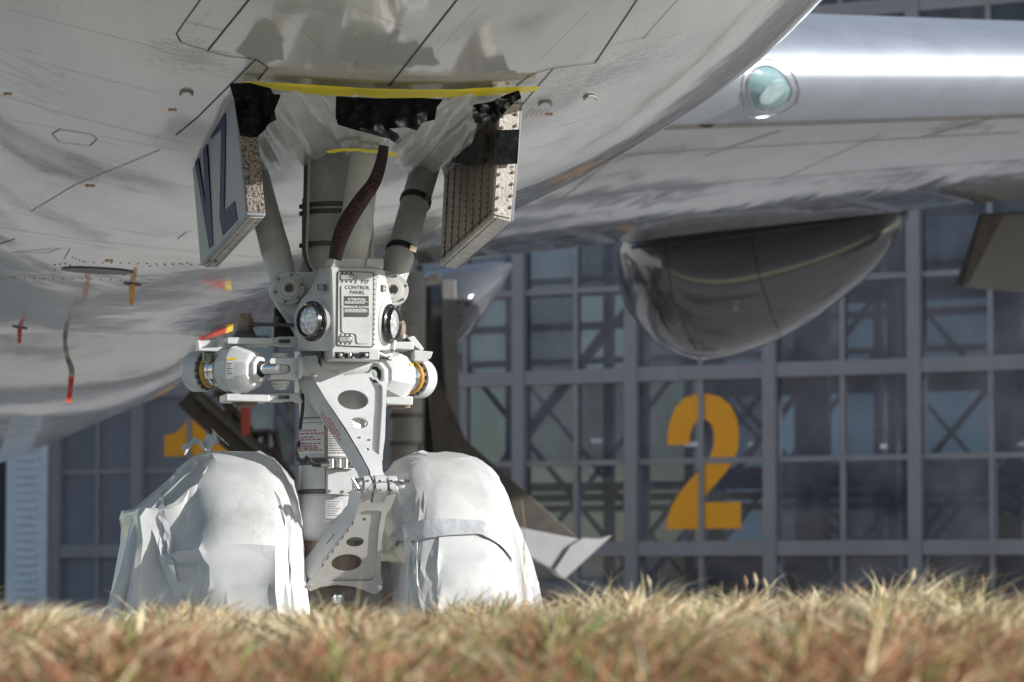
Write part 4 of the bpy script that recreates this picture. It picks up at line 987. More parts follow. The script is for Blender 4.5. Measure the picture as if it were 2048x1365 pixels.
# ------------------------------------------------------------------ nose gear doors
def plane_hit(px, py, P3, off=0):
    n_ = (P3[1] - P3[0]).cross(P3[2] - P3[0]).normalized(); d = rayl(px, py)
    if n_.dot(d) > 0: n_ = -n_
    return CAM_L + d * ((P3[0] - CAM_L).dot(n_) / d.dot(n_)) + n_ * off, n_
yf, yr_ = -.80, .50
LD = [at(464, 150, yf), at(492, 432, yf), at(401, 532, yr_), at(378, 255, yr_)]
OFF = Vector((.082, 0, 0))
gd = MB().hexa([LD[0], LD[1], LD[2], LD[3]] + [LD[0] + OFF, LD[1] + OFF, LD[2] + OFF, LD[3] + OFF]).build('gear_door', 'door_skin', ng, 30, .006)
P3 = (LD[0], LD[1], LD[2])
onL = lambda x, y, t: plane_hit(x, y, P3, t)[0]
for pl in ([(449, 210), (419, 241), (421, 278), (443, 257), (439.5, 434), (446, 472), (475.5, 440), (469.5, 403), (448.6, 423), (452, 244)], [(383, 281), (390, 275), (411.5, 413), (404.5, 257.5), (411.5, 251.4), (427, 490), (419, 498)]):
    link('registration_letter', plate(pl, [], onL, .001, .0022), 'blue_print', gd, 0)
link('door_patch', plate([(371.5, 288), (381, 279), (382, 335), (375, 337)], [], onL, .001, .004), 'dark_grey', gd, 0)
e0, e1 = lerp(LD[0], LD[1], .0), lerp(LD[0], LD[1], .975)
s4 = Vector((0, -.004, 0)); a_ = .008
MB().hexa([e0 + Vector((a_, 0, 0)) + s4, e0 + OFF + s4, e0 + OFF + Vector((0, .01, 0)), e0 + Vector((a_, .01, 0)), e1 + Vector((a_, 0, 0)) + s4, e1 + OFF + s4, e1 + OFF + Vector((0, .01, 0)), e1 + Vector((a_, .01, 0))][::1]).build('door_edge', 'rust_edge', gd, 30, .003)
rim = MB().hexa([LD[1] + Vector((.016, .01, -.006)), LD[2] + Vector((.016, -.01, -.006)), LD[2] + Vector((.075, -.01, -.006)), LD[1] + Vector((.075, .01, -.006)), LD[1] + Vector((.016, .01, .01)), LD[2] + Vector((.016, -.01, .01)), LD[2] + Vector((.075, -.01, .01)), LD[1] + Vector((.075, .01, .01))]).build('door_rim', 'rusty_rim', gd, 30)
rv_me = MB().lathe((0, 0, 0), (0, 0, -1), [(0, .004), (.003, .003)], 6).mesh()
def rivet(p, n_, par, mtl='seam', s=1.0):
    o = bpy.data.objects.new('rivet', rv_me if mtl == 'seam' else rv2_me); col.objects.link(o); o.parent = par
    o.location = p; o.rotation_mode = 'QUATERNION'; o.rotation_quaternion = Vector((0, 0, -1)).rotation_difference(Vector(n_)); o.scale = (s, s, s)
rv_me.materials.append(M['seam'])
rv2_me = rv_me.copy(); rv2_me.materials.clear(); rv2_me.materials.append(M['brown_metal'])
for k in range(24):
    t = (k + .5) / 24
    for x_ in (.03, .062): rivet(lerp(LD[1], LD[2], t) + Vector((x_, 0, -.007)), (0, 0, -1), rim)
MB().prism([at(412, 525, .3), at(434, 513, .3), at(435, 524, .3), at(430, 526, .3), at(428, 519, .3), at(414, 528, .3)], (0, .02, 0)).build('door_hook', 'brown_metal', gd, 30, .002)
MB().prism([LD[3] + Vector((-.02, -.02, 0)), LD[3] + Vector((-.15, .1, .01)), LD[3] + Vector((-.13, .25, 0)), LD[3] + Vector((-.0, .1, -.03))], (0, 0, .012)).build('door_fairing', 'door_skin', gd, 30)

hf = [at(lerp(459, 384, k / 8), lerp(180, 268, k / 8), lerp(-.78, .46, k / 8)) for k in range(9)]
MB().tube([p + Vector((.0, 0, .035)) for p in hf], [.03, .05, .055, .055, .055, .055, .055, .05, .03], 14).build('hinge_fairing', 'grey_paint', gd, 60)
RD = [at(1002, 165, yf), at(986, 430, yf), at(880, 527, yr_), at(893, 262, yr_)]
OF2 = Vector((.088, 0, 0))
rd = MB().hexa(RD + [p + Vector((.02, 0, 0)) for p in RD]).build('gear_door', 'door_inside', ng, 30)
ro = [RD[0] + OF2, RD[1] + OF2 + Vector((-.012, 0, -.025)), RD[2] + OF2 + Vector((-.02, 0, -.02)), RD[3] + OF2]
MB().hexa(ro + [p + Vector((.012, 0, 0)) for p in ro]).build('door_skin_panel', 'door_skin', rd, 30, .002)
fr1 = MB().hexa([RD[0] + Vector((0, -.006, 0)), ro[0] + Vector((0, -.006, 0)), ro[0] + Vector((0, .03, 0)), RD[0] + Vector((0, .03, 0)), RD[1] + Vector((0, -.006, 0)), ro[1] + Vector((0, -.006, .01)), ro[1] + Vector((0, .03, .01)), RD[1] + Vector((0, .03, 0))]).build('door_edge', 'rusty_rim', rd, 30, .004)
bt_ = MB().hexa([RD[1] + Vector((0, 0, -.012)), ro[1] + Vector((0, 0, -.004)), ro[2] + Vector((0, 0, -.004)), RD[2] + Vector((0, 0, -.012)), RD[1] + Vector((0, 0, .01)), ro[1] + Vector((0, 0, .012)), ro[2] + Vector((0, 0, .012)), RD[2] + Vector((0, 0, .01))]).build('door_rim', 'rusty_rim', rd, 30, .003)
nR = (RD[1] - RD[0]).cross(RD[2] - RD[0]).normalized(); nR = nR if nR.x < 0 else -nR
for i in range(7):
    u = .10 + i * .135
    a, b_ = lerp(lerp(RD[0], RD[3], u), lerp(RD[1], RD[2], u), .35), lerp(RD[1], RD[2], u)
    st_ = MB().bar(lerp(a, b_, -.3) + nR * .003, lerp(a, b_, .985) + nR * .003, .012, .004, nR).build('stiffener', 'door_inside', rd, 30)
    for k in range(12): rivet(lerp(a, b_, (k + .5) / 12 + .01 * math.sin(k * 3 + i)) + nR * .005, nR, rd, 'seam', 1.2)
for k in range(34):
    t = (k + .5) / 34; rivet(lerp(RD[1], RD[2], t) + nR * .003 + UP * .02, nR, rd, 'seam', 1.2)
    for x_ in (.012, .074): rivet(lerp(RD[1], RD[2], t) + Vector((x_, 0, -.012 - .3 * x_)), (0, 0, -1), bt_, 'seam', 1.1)
for k in range(11):
    t = .08 + k * .088; rivet(lerp(RD[0], RD[1], t) + Vector((.015, -.007, 0)), (0, -1, 0), fr1, 'brown', 2.0); rivet(lerp(RD[0], RD[1], t) + Vector((.074, -.007, .01)), (0, -1, 0), fr1, 'brown', 2.0)

# ------------------------------------------------------------------ sheeting and tapes (things of their own)
def sheet(poly, f3, L=9):
    bm = bmesh.new(); vs = [bm.verts.new((x, y, 0)) for x, y in poly]; bm.faces.new(vs)
    bmesh.ops.triangulate(bm, faces=bm.faces[:])
    for _ in range(7):
        lg = [e for e in bm.edges if e.calc_length() > L]
        if not lg: break
        bmesh.ops.subdivide_edges(bm, edges=lg, cuts=1); bmesh.ops.triangulate(bm, faces=bm.faces[:])
    for v in bm.verts: v.co = f3(v.co.x, v.co.y)
    me = bpy.data.meshes.new('s'); bm.to_mesh(me); bm.free(); return me
def top(o, label, cat, group=None):
    o.location = G; o.rotation_euler = (0, 0, ALPHA); return tag(o, label, cat, group)
def crumple(x, y, s, seed=0):
    p = Vector((x * s, y * s, seed)); a = mnoise.noise(p); b = mnoise.noise(p * 2.3 + Vector((3, 1, 0)))
    return (1 - abs(a) * 2.2) * .65 + (1 - abs(b) * 2.2) * .35
def frontal(y0, amp, s, seed, tilt=0):
    return lambda x, y: at(x, y, y0 + tilt * (x - 500) / 500 - amp * crumple(x, y, s, seed))
def onb(off, amp, s, seed):
    def f(x, y):
        p, n_ = belly(x, y, 0)
        return p - rayl(x, y).normalized() * off + n_ * (.004 + amp * crumple(x, y, s, seed))
    return f
def folds(x, y):
    p, n_ = belly(x, y, 0)
    s_ = 1 if x > 720 else -.55
    q = Vector((x * .020 + y * .020 * s_, (y * .6 - x * s_ * .5) * .0045, 4.0)); q2 = Vector((x * .05 + y * .03 * s_, (y - x * s_) * .010, 9.0))
    h = (1 - abs(mnoise.noise(q)) * 2.4) * .028 + (1 - abs(mnoise.noise(q2)) * 2) * .006
    return p - rayl(x, y).normalized() * .12 + n_ * (.004 + h)
plas = sheet([(488, 168), (760, 186), (1030, 184), (985, 200), (955, 222), (950, 255), (932, 288), (908, 315), (890, 328), (860, 334), (840, 341), (812, 335), (795, 318), (780, 300), (700, 297), (655, 300), (625, 315), (585, 325), (545, 343), (528, 332), (516, 328), (512, 285), (500, 230)], folds, 6)
top(link('plastic_sheet', plas, 'clear_plastic', None, 60), 'clear crumpled plastic sheet taped over the nose wheel bay', 'plastic sheet')
yt = [(490, 160), (560, 163), (640, 168), (720, 174), (780, 176), (900, 177), (1000, 172), (1078, 170)]; yb = [(1076, 179), (1040, 184), (960, 190), (870, 194), (800, 196), (720, 191), (640, 188), (560, 178), (545, 176), (490, 165)]
top(link('yellow_tape', sheet(yt + yb, onb(.09, .003, .012, 5), 10), 'yellow_tape', None, 60), 'long bright yellow tape strip across the top edge of plastic sheet', 'tape')
top(link('yellow_tape', sheet([(652, 301), (665, 296), (700, 294), (795, 303), (793, 312), (760, 307), (715, 300), (690, 300), (656, 305)], onb(.40, .004, .03, 6), 8), 'yellow_tape', None, 60), 'short wrinkled yellow tape strip behind the front brace tube', 'tape')
top(link('black_tape', sheet([(672, 193), (760, 197), (845, 196), (886, 199), (874, 215), (870, 240), (845, 246), (834, 262), (812, 255), (778, 258), (796, 268), (803, 282), (795, 291), (778, 278), (768, 255), (740, 258), (705, 259), (676, 250), (671, 235)], frontal(-1.22, .03, .024, 9), 7), 'black_tape', None, 50), 'broad black tape patch hanging at the middle of plastic sheet', 'tape')
top(link('black_tape', sheet([(459, 167), (500, 166), (541, 177), (547, 188), (562, 190), (556, 205), (549, 222), (553, 240), (538, 248), (528, 262), (514, 275), (500, 276), (480, 272), (474, 240), (468, 200), (462, 180)], frontal(-1.16, .035, .028, 3), 6), 'black_tape', None, 50), 'crumpled black tape wrapped over the lettered door top corner', 'tape')
top(link('black_tape', sheet([(946, 210), (985, 203), (1010, 190), (1038, 181), (1043, 196), (1030, 205), (1012, 222), (994, 245), (975, 249), (950, 246), (945, 235)], frontal(-1.1, .03, .028, 13), 6), 'black_tape', None, 50), 'crumpled black tape at the riveted door top corner', 'tape')
top(link('black_tape', sheet([(990, 261), (1039, 259), (1035, 328), (988, 330)], frontal(-.83, .006, .03, 15), 8), 'black_tape', None, 50), 'flat black tape band around the riveted door front edge', 'tape')
def on_rd(x, y):
    p, n_ = plane_hit(x, y, (RD[0], RD[1], RD[2])); return p + n_ * (.03 + .02 * crumple(x * .6 + y * .5, y * 1.6, .04, 21))
top(link('black_tape', sheet([(991, 261), (990, 330), (950, 334), (920, 330), (905, 338), (888, 348), (886, 338), (892, 318), (915, 300), (940, 280), (965, 268)], on_rd, 6), 'black_tape', None, 50), 'creased black film pulled across the riveted door inner face', 'tape')

# ------------------------------------------------------------------ streamers
def ribbon(path, wid, y, mtl, name, twist=0):
    n_ = len(path) * 6; L = []; Rr = []; C_ = []
    xs_ = [(i, p[0]) for i, p in enumerate(path)]; ys_ = [(i, p[1]) for i, p in enumerate(path)]; ws_ = [(i, w) for i, w in enumerate(wid)]
    yt_ = [(i, v) for i, v in enumerate(y)]
    for k in range(n_ + 1):
        t = k / n_ * (len(path) - 1); a = smoothtab(xs_, t), smoothtab(ys_, t); b_ = smoothtab(xs_, t + .05), smoothtab(ys_, t + .05); a0 = smoothtab(xs_, t - .05), smoothtab(ys_, t - .05)
        d = Vector((b_[0] - a0[0], b_[1] - a0[1])).normalized(); w = smoothtab(ws_, t) / 2; yy = smoothtab(yt_, t)
        L.append(at(a[0] - d.y * w, a[1] + d.x * w, yy + .02)); Rr.append(at(a[0] + d.y * w, a[1] - d.x * w, yy - .01)); C_.append((L[-1] + Rr[-1]) / 2)
    mid = [(l_ + r_) / 2 + Vector((0, -.012, 0)) for l_, r_ in zip(L, Rr)]
    o = MB().grid([L, mid, Rr]).build(name, mtl, None, 70); return o, L, Rr, mid
path = [(768, 292), (762, 325), (748, 365), (722, 402), (697, 440), (680, 478), (670, 520)]
so, L, Rr, mid = ribbon(path, [20, 23, 27, 32, 34, 32, 26], [-.70, -.66, -.60, -.57, -.54, -.51, -.49], 'maroon', 'warning_streamer')
top(so, 'dark red warning streamer twisted around the front brace tube', 'streamer')
for k, ch in enumerate('ORE FLIGHT'):
    if ch == ' ': continue
    t = .30 + k * .062; i = int(t * (len(mid) - 1)); d = (mid[min(i + 2, len(mid) - 1)] - mid[i]); u_ = (Rr[i] - L[i])
    text('lettering', ch, mid[i] + Vector((0, -.010, 0)), d, u_, .052, 'maroon_text', so, depth=.004, sx=.85, bold=.015)
YF = 6.5
q = [at(398, 676, YF), at(452, 652, YF), at(452, 666, YF), at(420, 676, YF), at(402, 682, YF)]
fo = MB().prism(q, (0, .02, 0)).build('warning_streamer', 'red_flag', None, 0)
MB().prism([at(452, 650, YF), at(467, 647, YF), at(466, 662, YF), at(452, 667, YF)], (0, .02, 0)).build('streamer_end', 'yellow_label', fo, 0)
text('lettering', 'RE FLIGHT', at(431, 667, YF - .05), at(450, 659, YF) - at(410, 675, YF), UP, .036, 'dark_print', fo, bold=.02)
top(fo, 'bright red warning streamer with black lettering and yellow end, behind the steering actuator', 'streamer')
pth = [(133, 652), (130, 680), (134, 712), (143, 738), (142, 765), (137, 805)]
def onf(px, py, off): return on_fair(px, py, off)[0]
Lr, Rr2 = [], []
for k in range(31):
    t = k / 30 * 5; xs_ = smoothtab([(i, p[0]) for i, p in enumerate(pth)], t); ys_ = smoothtab([(i, p[1]) for i, p in enumerate(pth)], t); w = interp([(0, 6), (1, 4), (2, 5), (3, 6), (5, 5)], t)
    base = on_fair(xs_, ys_, .12)[0].y if k == 0 else base
    Lr.append(at(xs_ - w, ys_ + 2 * math.sin(t * 3), base - .1)); Rr2.append(at(xs_ + w, ys_, base - .12 + .05 * math.sin(t * 4)))
gs = MB().grid([Lr[:23], Rr2[:23]]).build('hanging_streamer', 'seam_light', None, 60)
MB().grid([Lr[22:], Rr2[22:]]).build('red_tail', 'red_flag', gs, 60)
top(gs, 'faded hanging streamer with a red tail below the belly fairing', 'streamer')
# ================================================================== wheel covers, draped by a short cloth run
def bag(cx, w_in, w_out, side, seed, flare):
    n_, rows_ = 132, 72; rng = np.random.default_rng(seed); V = []
    for j in range(rows_ + 1):
        t = j / rows_
        if t < .55:
            ph = t / .55 * math.pi / 2; Lh = .60 * math.sin(ph) + .02; z = ZW + .60 * math.cos(ph); fl = 1.0; wl = min(1, .35 + (1.3 if w_out < .3 else .75) * math.sin(ph))
        else:
            s = (t - .55) / .45; Lh = .62 + .12 * s; z = ZW - s * (ZW - .06); fl = 1 + s; wl = 1
        for k in range(n_):
            a = 2 * math.pi * k / n_; c, s_ = math.cos(a), math.sin(a); e = .55
            cc = math.copysign(abs(c) ** e, c); ss = math.copysign(abs(s_) ** e, s_)
            w = (w_out + (flare * (fl - 1) if fl > 1 else 0)) if cc * side > 0 else w_in
            nz = mnoise.noise(Vector((cc * 1.3 + seed, ss * 1.7, z * 2.2)))
            V.append((cx + cc * w * wl * (1 + .07 * nz), ss * Lh * (1 + .06 * nz), z + .03 * nz * (1 if t < .5 else .3)))
    Fc = [(j * n_ + k, j * n_ + (k + 1) % n_, (j + 1) * n_ + (k + 1) % n_, (j + 1) * n_ + k) for j in range(rows_) for k in range(n_)]
    Fc.append(tuple(range(n_))[::-1])
    me = bpy.data.meshes.new('bag'); me.from_pydata(V, [], Fc); me.update()
    bm = bmesh.new(); bm.from_mesh(me); bmesh.ops.recalc_face_normals(bm, faces=bm.faces); bmesh.ops.triangulate(bm, faces=[f for f in bm.faces if len(f.verts) > 4]); bm.to_mesh(me); bm.free()
    return me
def collider(me):
    o = bpy.data.objects.new('collider', me); col.objects.link(o); o.modifiers.new('c', 'COLLISION'); o.collision.thickness_outer = .012; o.collision.cloth_friction = 18; return o
cols_ = []; bags = []
for sx in (-.455, .455):
    cols_.append(collider(MB().lathe((X0 + sx - .22, 0, ZW), (1, 0, 0), [(0, .2), (0, .47), (.06, .53), (.12, .555), (.32, .555), (.38, .53), (.44, .47), (.44, .2)], 40).mesh()))
cols_.append(collider(MB().box((X0 - .135, -1.2, 0), (X0 + .20, 1.2, 1.3)).mesh()))
cols_.append(collider(MB().box((X0 - .88, -.34, 0), (X0 - .60, .3, .86)).mesh()))
cols_.append(collider(MB().box((X0 + .66, -.4, 0), (X0 + .80, .3, .55)).mesh()))
cols_.append(collider(MB().box((-3, -3, -.4), (3, 3, .0)).mesh()))
for (sx, side, seed, fl) in ((-.455, -1, 3, .30), (.455, 1, 8, .34)):
    o = bpy.data.objects.new('bag', bag(X0 + sx, .275, .40 if side < 0 else .30, side, seed, fl)); col.objects.link(o)
    m_ = o.modifiers.new('cloth', 'CLOTH'); s_ = m_.settings
    s_.quality = 5; s_.mass = .35; s_.tension_stiffness = 18; s_.compression_stiffness = 18; s_.shear_stiffness = 8; s_.bending_stiffness = .08; s_.air_damping = 2
    s_.shrink_min = -.13; s_.shrink_max = -.13
    m_.collision_settings.collision_quality = 3; m_.collision_settings.distance_min = .008
    bags.append(o)
NF = 32
scene.frame_start = 1; scene.frame_end = NF + 4
for f in range(1, NF + 1): scene.frame_set(f)
dg = bpy.context.evaluated_depsgraph_get()
covers = []
for o, lab in zip(bags, ('white vinyl wheel cover with a loose side flap and a tied strip on top', 'white vinyl wheel cover with a broad grey tape band around it')):
    me = bpy.data.meshes.new_from_object(o.evaluated_get(dg))
    t_o = bpy.data.objects.new('t', me); col.objects.link(t_o); dm = t_o.modifiers.new('d', 'DECIMATE'); dm.ratio = .22
    me2 = bpy.data.meshes.new_from_object(t_o.evaluated_get(bpy.context.evaluated_depsgraph_get())); bpy.data.objects.remove(t_o)
    for v in me2.vertices: v.co += Vector((mnoise.noise(v.co * 9), mnoise.noise(v.co * 9 + Vector((7, 0, 0))), .3 * mnoise.noise(v.co * 9 + Vector((0, 7, 0))))) * .012
    c = top(link('wheel_cover', me2, 'vinyl', None, 28), lab, 'wheel cover', 'covers over the nose wheels')
    covers.append(c)
for o in bags + cols_:
    me = o.data; bpy.data.objects.remove(o); bpy.data.meshes.remove(me)
scene.frame_set(1)
def cover_hit(tree):
    def f(px, py, off=.008):
        h = tree.ray_cast(CAM_L, rayl(px, py).normalized())
        if h[0] is None: return None, None
        nn = h[1] if h[1].dot(rayl(px, py)) < 0 else -h[1]
        return h[0] + nn * off, nn
    return f
tL, tR = cover_hit(bvh_of(covers[0])), cover_hit(bvh_of(covers[1]))
rowsb = []
for k in range(37):
    x = lerp(780, 1024, k / 36); yt_ = interp([(775, 1085), (800, 1052), (850, 1042), (900, 1041), (960, 1044), (1000, 1062), (1030, 1100)], x); w_ = interp([(775, 24), (830, 38), (960, 26), (1030, 34)], x)
    r_ = [tR(x, yt_ + w_ * j / 4, .012) for j in range(5)]
    if all(q[0] is not None for q in r_): rowsb.append([q[0] for q in r_])
if len(rowsb) > 4: top(MB().grid(rowsb).build('grey_tape', 'grey_tape', None, 60), 'broad silver grey tape band around one wheel cover', 'tape')
st_ = strip([(322, 985), (326, 1030), (338, 1075), (342, 1120), (352, 1165)], .022, 'grey_tape', 'cover_strap', covers[0], tL, .012)
# knotted strip of the cover on top
kp = at(418, 897, -.1)
top_ = max((v.co for v in covers[0].data.vertices), key=lambda v: v.z - abs(v.y) * .2 - abs(v.x - at(420, 900, 0).x) * .6)
def rag(c, dirv, L_, w_, seed):
    rows = []
    u, v, d = basis(dirv)
    for j in range(9):
        row = []
        for i in range(7):
            a = (i / 6 - .5) * w_ * (.35 + .65 * j / 8); b_ = j / 8 * L_
            row.append(c + d * b_ + u * a + v * (.5 * w_ * mnoise.noise(Vector((i * .5, j * .5, seed))) + .6 * w_ * math.sin(i * 1.1) * .3) + UP * .03 * math.sin(j * .5))
        rows.append(row)
    return MB().grid(rows).build('cover_tie', 'vinyl', covers[0], 60)
rag(top_ + Vector((0, 0, .0)), (.75, -.2, .55), .10, .09, 1.3); rag(top_, (-.8, -.3, .15), .12, .06, 4.1)
# ================================================================== hangar
TH = R(32); H0 = Vector((4.2, 65.0, 0))
hang = empty('hangar', H0, -TH)
tag(hang, 'large hangar with gridded glass sliding doors numbered 1 and 2', 'hangar')
# local frame: x along the front to the right, y into the building
COLS = [-9.6, -7.15, -4.75, -2.36, .45, 3.27, 6.09, 8.91, 11.73]
COLS_L = [-18.9, -15.6, -13.55, -11.1]
BEAMS = [1.07, 4.2, 7.33, 10.46, 13.6]
THIN = [2.63, 5.77, 8.9, 12.0]
xs_all = COLS_L + COLS
post_me = MB().box((-.125, -.14, 0), (.125, .14, 14)).mesh()
for x in xs_all[1:]:
    o = link('post', post_me, 'hangar_frame', hang, 0); o.location = (x, 0, 0)
    post_me = post_me.copy()
MB().box((-19, -.11, -.05), (13.5, .11, .12)).build('door_rail', 'hangar_frame', hang, 0)
for z in BEAMS: MB().box((-15.6, -.105, z - .13), (13.5, .105, z + .13)).build('beam', 'hangar_frame', hang, 0)
levels = [.12] + sorted(BEAMS + THIN)
leaf = 0
for i in range(len(xs_all) - 1):
    a, b = xs_all[i] + .125, xs_all[i + 1] - .125
    if xs_all[i] < -16: continue
    c = (a + b) / 2
    MB().box((c - .05, -.06, .12), (c + .05, .06, 14)).build('mullion', 'hangar_frame', hang, 0)
    for z in THIN: MB().box((a, -.05, z - .05), (b, .05, z + .05)).build('glazing_bar', 'hangar_frame', hang, 0)
    solid = xs_all[i] < -13
    for j in range(len(levels) - 1):
        z0 = levels[j] + (.13 if levels[j] in BEAMS else .05 if levels[j] in THIN else 0); z1 = levels[j + 1] - (.13 if levels[j + 1] in BEAMS else .05)
        for (u0, u1) in ((a, c - .05), (c + .05, b)):
            MB().box((u0, -.012, z0), (u1, .012, z1)).build('pane', 'hangar_board' if solid else 'hangar_glass', hang, 0)
# far left: white corrugated door stack and an open bay
for k in range(34):
    z = .15 + k * .16
    MB().box((-16.45, -.30, z), (-15.95, -.22, z + .10)).build('corrugation', 'hangar_white', hang, 0, .02)
MB().box((-16.75, -.22, 0), (-15.75, -.02, 14)).build('pilaster', 'hangar_white', hang, 0)
MB().box((-26, .05, 0), (-16.76, .3, 14)).build('side_wall', 'dark_inside', hang, 0)
# numbers painted on the glass
def number(me_pts, holes, x0, w, z0, h):
    me = plate(me_pts, holes, lambda x, y, t: Vector((x0 + x * w, -.012 - .004 * t, z0 + y * h)), 0, 1)
    return link('number', me, 'number_paint', hang, 0)
two = [(.02, .625), (.02, .70), (.05, .80), (.12, .90), (.24, .97), (.40, 1.0), (.55, 1.0), (.72, .975), (.86, .91), (.945, .81), (.97, .69), (.955, .58), (.90, .50), (.80, .42), (.66, .33), (.54, .26), (.46, .195), (.99, .195), (.99, 0), (0, 0), (.02, .09), (.08, .18), (.18, .27), (.33, .37), (.48, .455), (.58, .53), (.63, .61), (.64, .70), (.61, .77), (.53, .81), (.43, .805), (.36, .765), (.325, .70), (.315, .625)]
number(two, [], -1.69, 1.53, 1.42, 2.40)
one = [(0, .62), (0, .79), (.12, .805), (.22, .85), (.29, .92), (.33, 1.0), (.80, 1.0), (.80, 0), (.40, 0), (.40, .62)]
number(one, [], -12.95, 1.9, 1.42, 2.40)
# inside: slab, back wall with daylight sheets, trusses, lamps
MB().box((-26, .4, -.02), (30, 46, .01)).build('hangar_floor', 'dark_inside', hang, 0)
MB().box((-26, 45, 0), (30, 45.3, 16)).build('back_wall', 'dark_inside', hang, 0)
MB().box((-26, -.15, 14), (30, 46, 14.6)).build('roof', 'dark_inside', hang, 0)
rr_ = random.Random(11)
for x in np.arange(-25, 28, 3.4):
    for z in (1.2, 4.0, 6.8, 9.6):
        MB().box((x, 44.8, z), (x + 2.4, 44.9, z + 2.2)).build('daylight_sheet', 'daylight', hang, 0)
for yy in (7, 16, 28):
    for x in np.arange(-24, 27, 5.6):
        x = x + (yy % 5) * .5
        MB().bar((x, yy, 0), (x, yy, 14), .2, .2, Vector((1, 0, 0))).build('inner_column', 'truss', hang, 0)
        MB().bar((x, yy, .4), (x + 5.6, yy, 6.4), .11, .11).build('inner_brace', 'truss', hang, 0)
        if yy != 16: MB().bar((x + 5.6, yy, .4), (x, yy, 6.4), .09, .09).build('inner_brace', 'truss', hang, 0)
    for z in (2.4, 6.4, 8.6):
        MB().bar((-25, yy + .3, z), (28, yy + .3, z), .18, .18).build('inner_girder', 'truss', hang, 0)
for (px, py) in ((1392, 889), (1520, 889), (1196, 882), (1775, 893), (2046, 888)):
    d = ray(px, py); hl = Matrix.Rotation(TH, 4, 'Z') @ (Vector((0, 0, EYE)) - H0); dl = Matrix.Rotation(TH, 4, 'Z') @ d
    p = hl + dl * ((9 - hl.y) / dl.y); w_ = .22 if px in (1392, 1520) else .11
    MB().box((p.x - w_, 8.9, p.z - .04), (p.x + w_, 9.0, p.z + .04)).build('lamp', 'lamp_glow', hang, 0)
# ================================================================== grass on the bank
def blades(n_, xr, yr, seed, hmin, hmax, cols, wts, wmin=.0016, wmax=.004, lean=.55):
    g = np.random.default_rng(seed)
    x = g.uniform(*xr, n_); y = g.uniform(*yr, n_)
    # clumps
    cx = g.uniform(*xr, n_ // 60); cy = g.uniform(*yr, n_ // 60); pick = g.integers(0, len(cx), n_); mask = g.random(n_) < .65
    x = np.where(mask, cx[pick] + g.normal(0, .05, n_), x); y = np.where(mask, cy[pick] + g.normal(0, .05, n_), y)
    y = np.clip(y, *yr)
    yy = np.array([-40, 1.0, 3.2, 5.2, 7, 10.2, 12.2, 13.0]); zz = np.array([-1.1, -1.0, -.2, .39, .432, .435, .05, -.012])
    z = np.interp(y, yy, zz) + .03 * np.sin(x * 1.7 + y) * np.cos(x * .6 + 2) - .02
    ch = g.uniform(.7, 1.25, len(cx))[pick]
    h = g.uniform(hmin, hmax, n_) * np.where(mask, ch, 1) * (1 + .16 * np.sin(x * 2.3 + .5) + .22 * np.sin(x * 7.1 + y * 2) + .18 * np.sin(x * 17 + y) + .12 * np.sin(x * 31 - y * 3))
    th = g.uniform(0, 2 * np.pi, n_); ln = g.uniform(.1, lean, n_) * h
    ca = g.normal(0, .9, len(cx))[pick]; th = np.where(mask, ca + g.normal(0, .7, n_) + .4, th)
    w = g.uniform(wmin, wmax, n_); fa = g.uniform(-.6, .6, n_)
    V = np.zeros((n_, 7, 3))
    for k, (t, ws) in enumerate(((0, 1.0), (.45, .85), (.8, .5))):
        bx = x + np.cos(th) * ln * t ** 1.8; by = y + np.sin(th) * ln * t ** 1.8; bz = z + h * (t - .18 * t * t * lean)
        V[:, 2 * k] = np.stack([bx - np.cos(fa) * w * ws, by - np.sin(fa) * w * ws, bz], 1)
        V[:, 2 * k + 1] = np.stack([bx + np.cos(fa) * w * ws, by + np.sin(fa) * w * ws, bz], 1)
    V[:, 6] = np.stack([x + np.cos(th) * ln, y + np.sin(th) * ln, z + h * (1 - .18 * lean)], 1)
    base = (np.arange(n_) * 7)[:, None]
    Q = np.concatenate([base + np.array([0, 1, 3, 2]), base + np.array([2, 3, 5, 4])], 1).reshape(-1, 4)
    T = base + np.array([4, 5, 6])
    me = bpy.data.meshes.new('g'); nv = n_ * 7
    me.vertices.add(nv); me.vertices.foreach_set('co', V.reshape(-1))
    li = np.concatenate([Q.reshape(-1), T.reshape(-1)]).astype(np.int32); me.loops.add(len(li)); me.loops.foreach_set('vertex_index', li)
    starts = np.concatenate([np.arange(len(Q)) * 4, len(Q) * 4 + np.arange(n_) * 3]).astype(np.int32)
    me.polygons.add(len(starts)); me.polygons.foreach_set('loop_start', starts); me.update(calc_edges=True); me.validate()
    pal = np.array(cols); near = np.clip((8.6 - y) / 2.6, 0, 1)
    W = np.array(wts)[0][None] * (1 - near[:, None]) + np.array(wts)[1][None] * near[:, None]
    pn = .5 + .5 * np.sin(x * 3.1 + y * 2.2) * np.sin(x * 1.3 - y * 1.9 + 1)
    W[:, 2] *= .4 + 1.6 * pn; W[:, 1] *= .5 + 1.0 * (1 - pn)
    W /= W.sum(1, keepdims=True); idx = (W.cumsum(1) < g.random(n_)[:, None]).sum(1)
    c = pal[np.clip(idx, 0, len(pal) - 1)] * g.uniform(.7, 1.3, n_)[:, None]
    c4 = np.concatenate([np.clip(c, 0, 1), np.ones((n_, 1))], 1)
    at_ = me.color_attributes.new('col', 'FLOAT_COLOR', 'POINT'); at_.data.foreach_set('color', np.repeat(c4, 7, axis=0).reshape(-1))
    return me
PAL = [(.69, .56, .34), (.37, .165, .09), (.20, .26, .07), (.55, .38, .20), (.80, .68, .44)]
me = blades(170000, (-3.4, 3.4), (5.2, 10.9), 1, .05, .138, PAL, ([4, .7, .7, 2, 3.2], [.8, 6.5, 2.0, 1.8, .4]), lean=1.5)
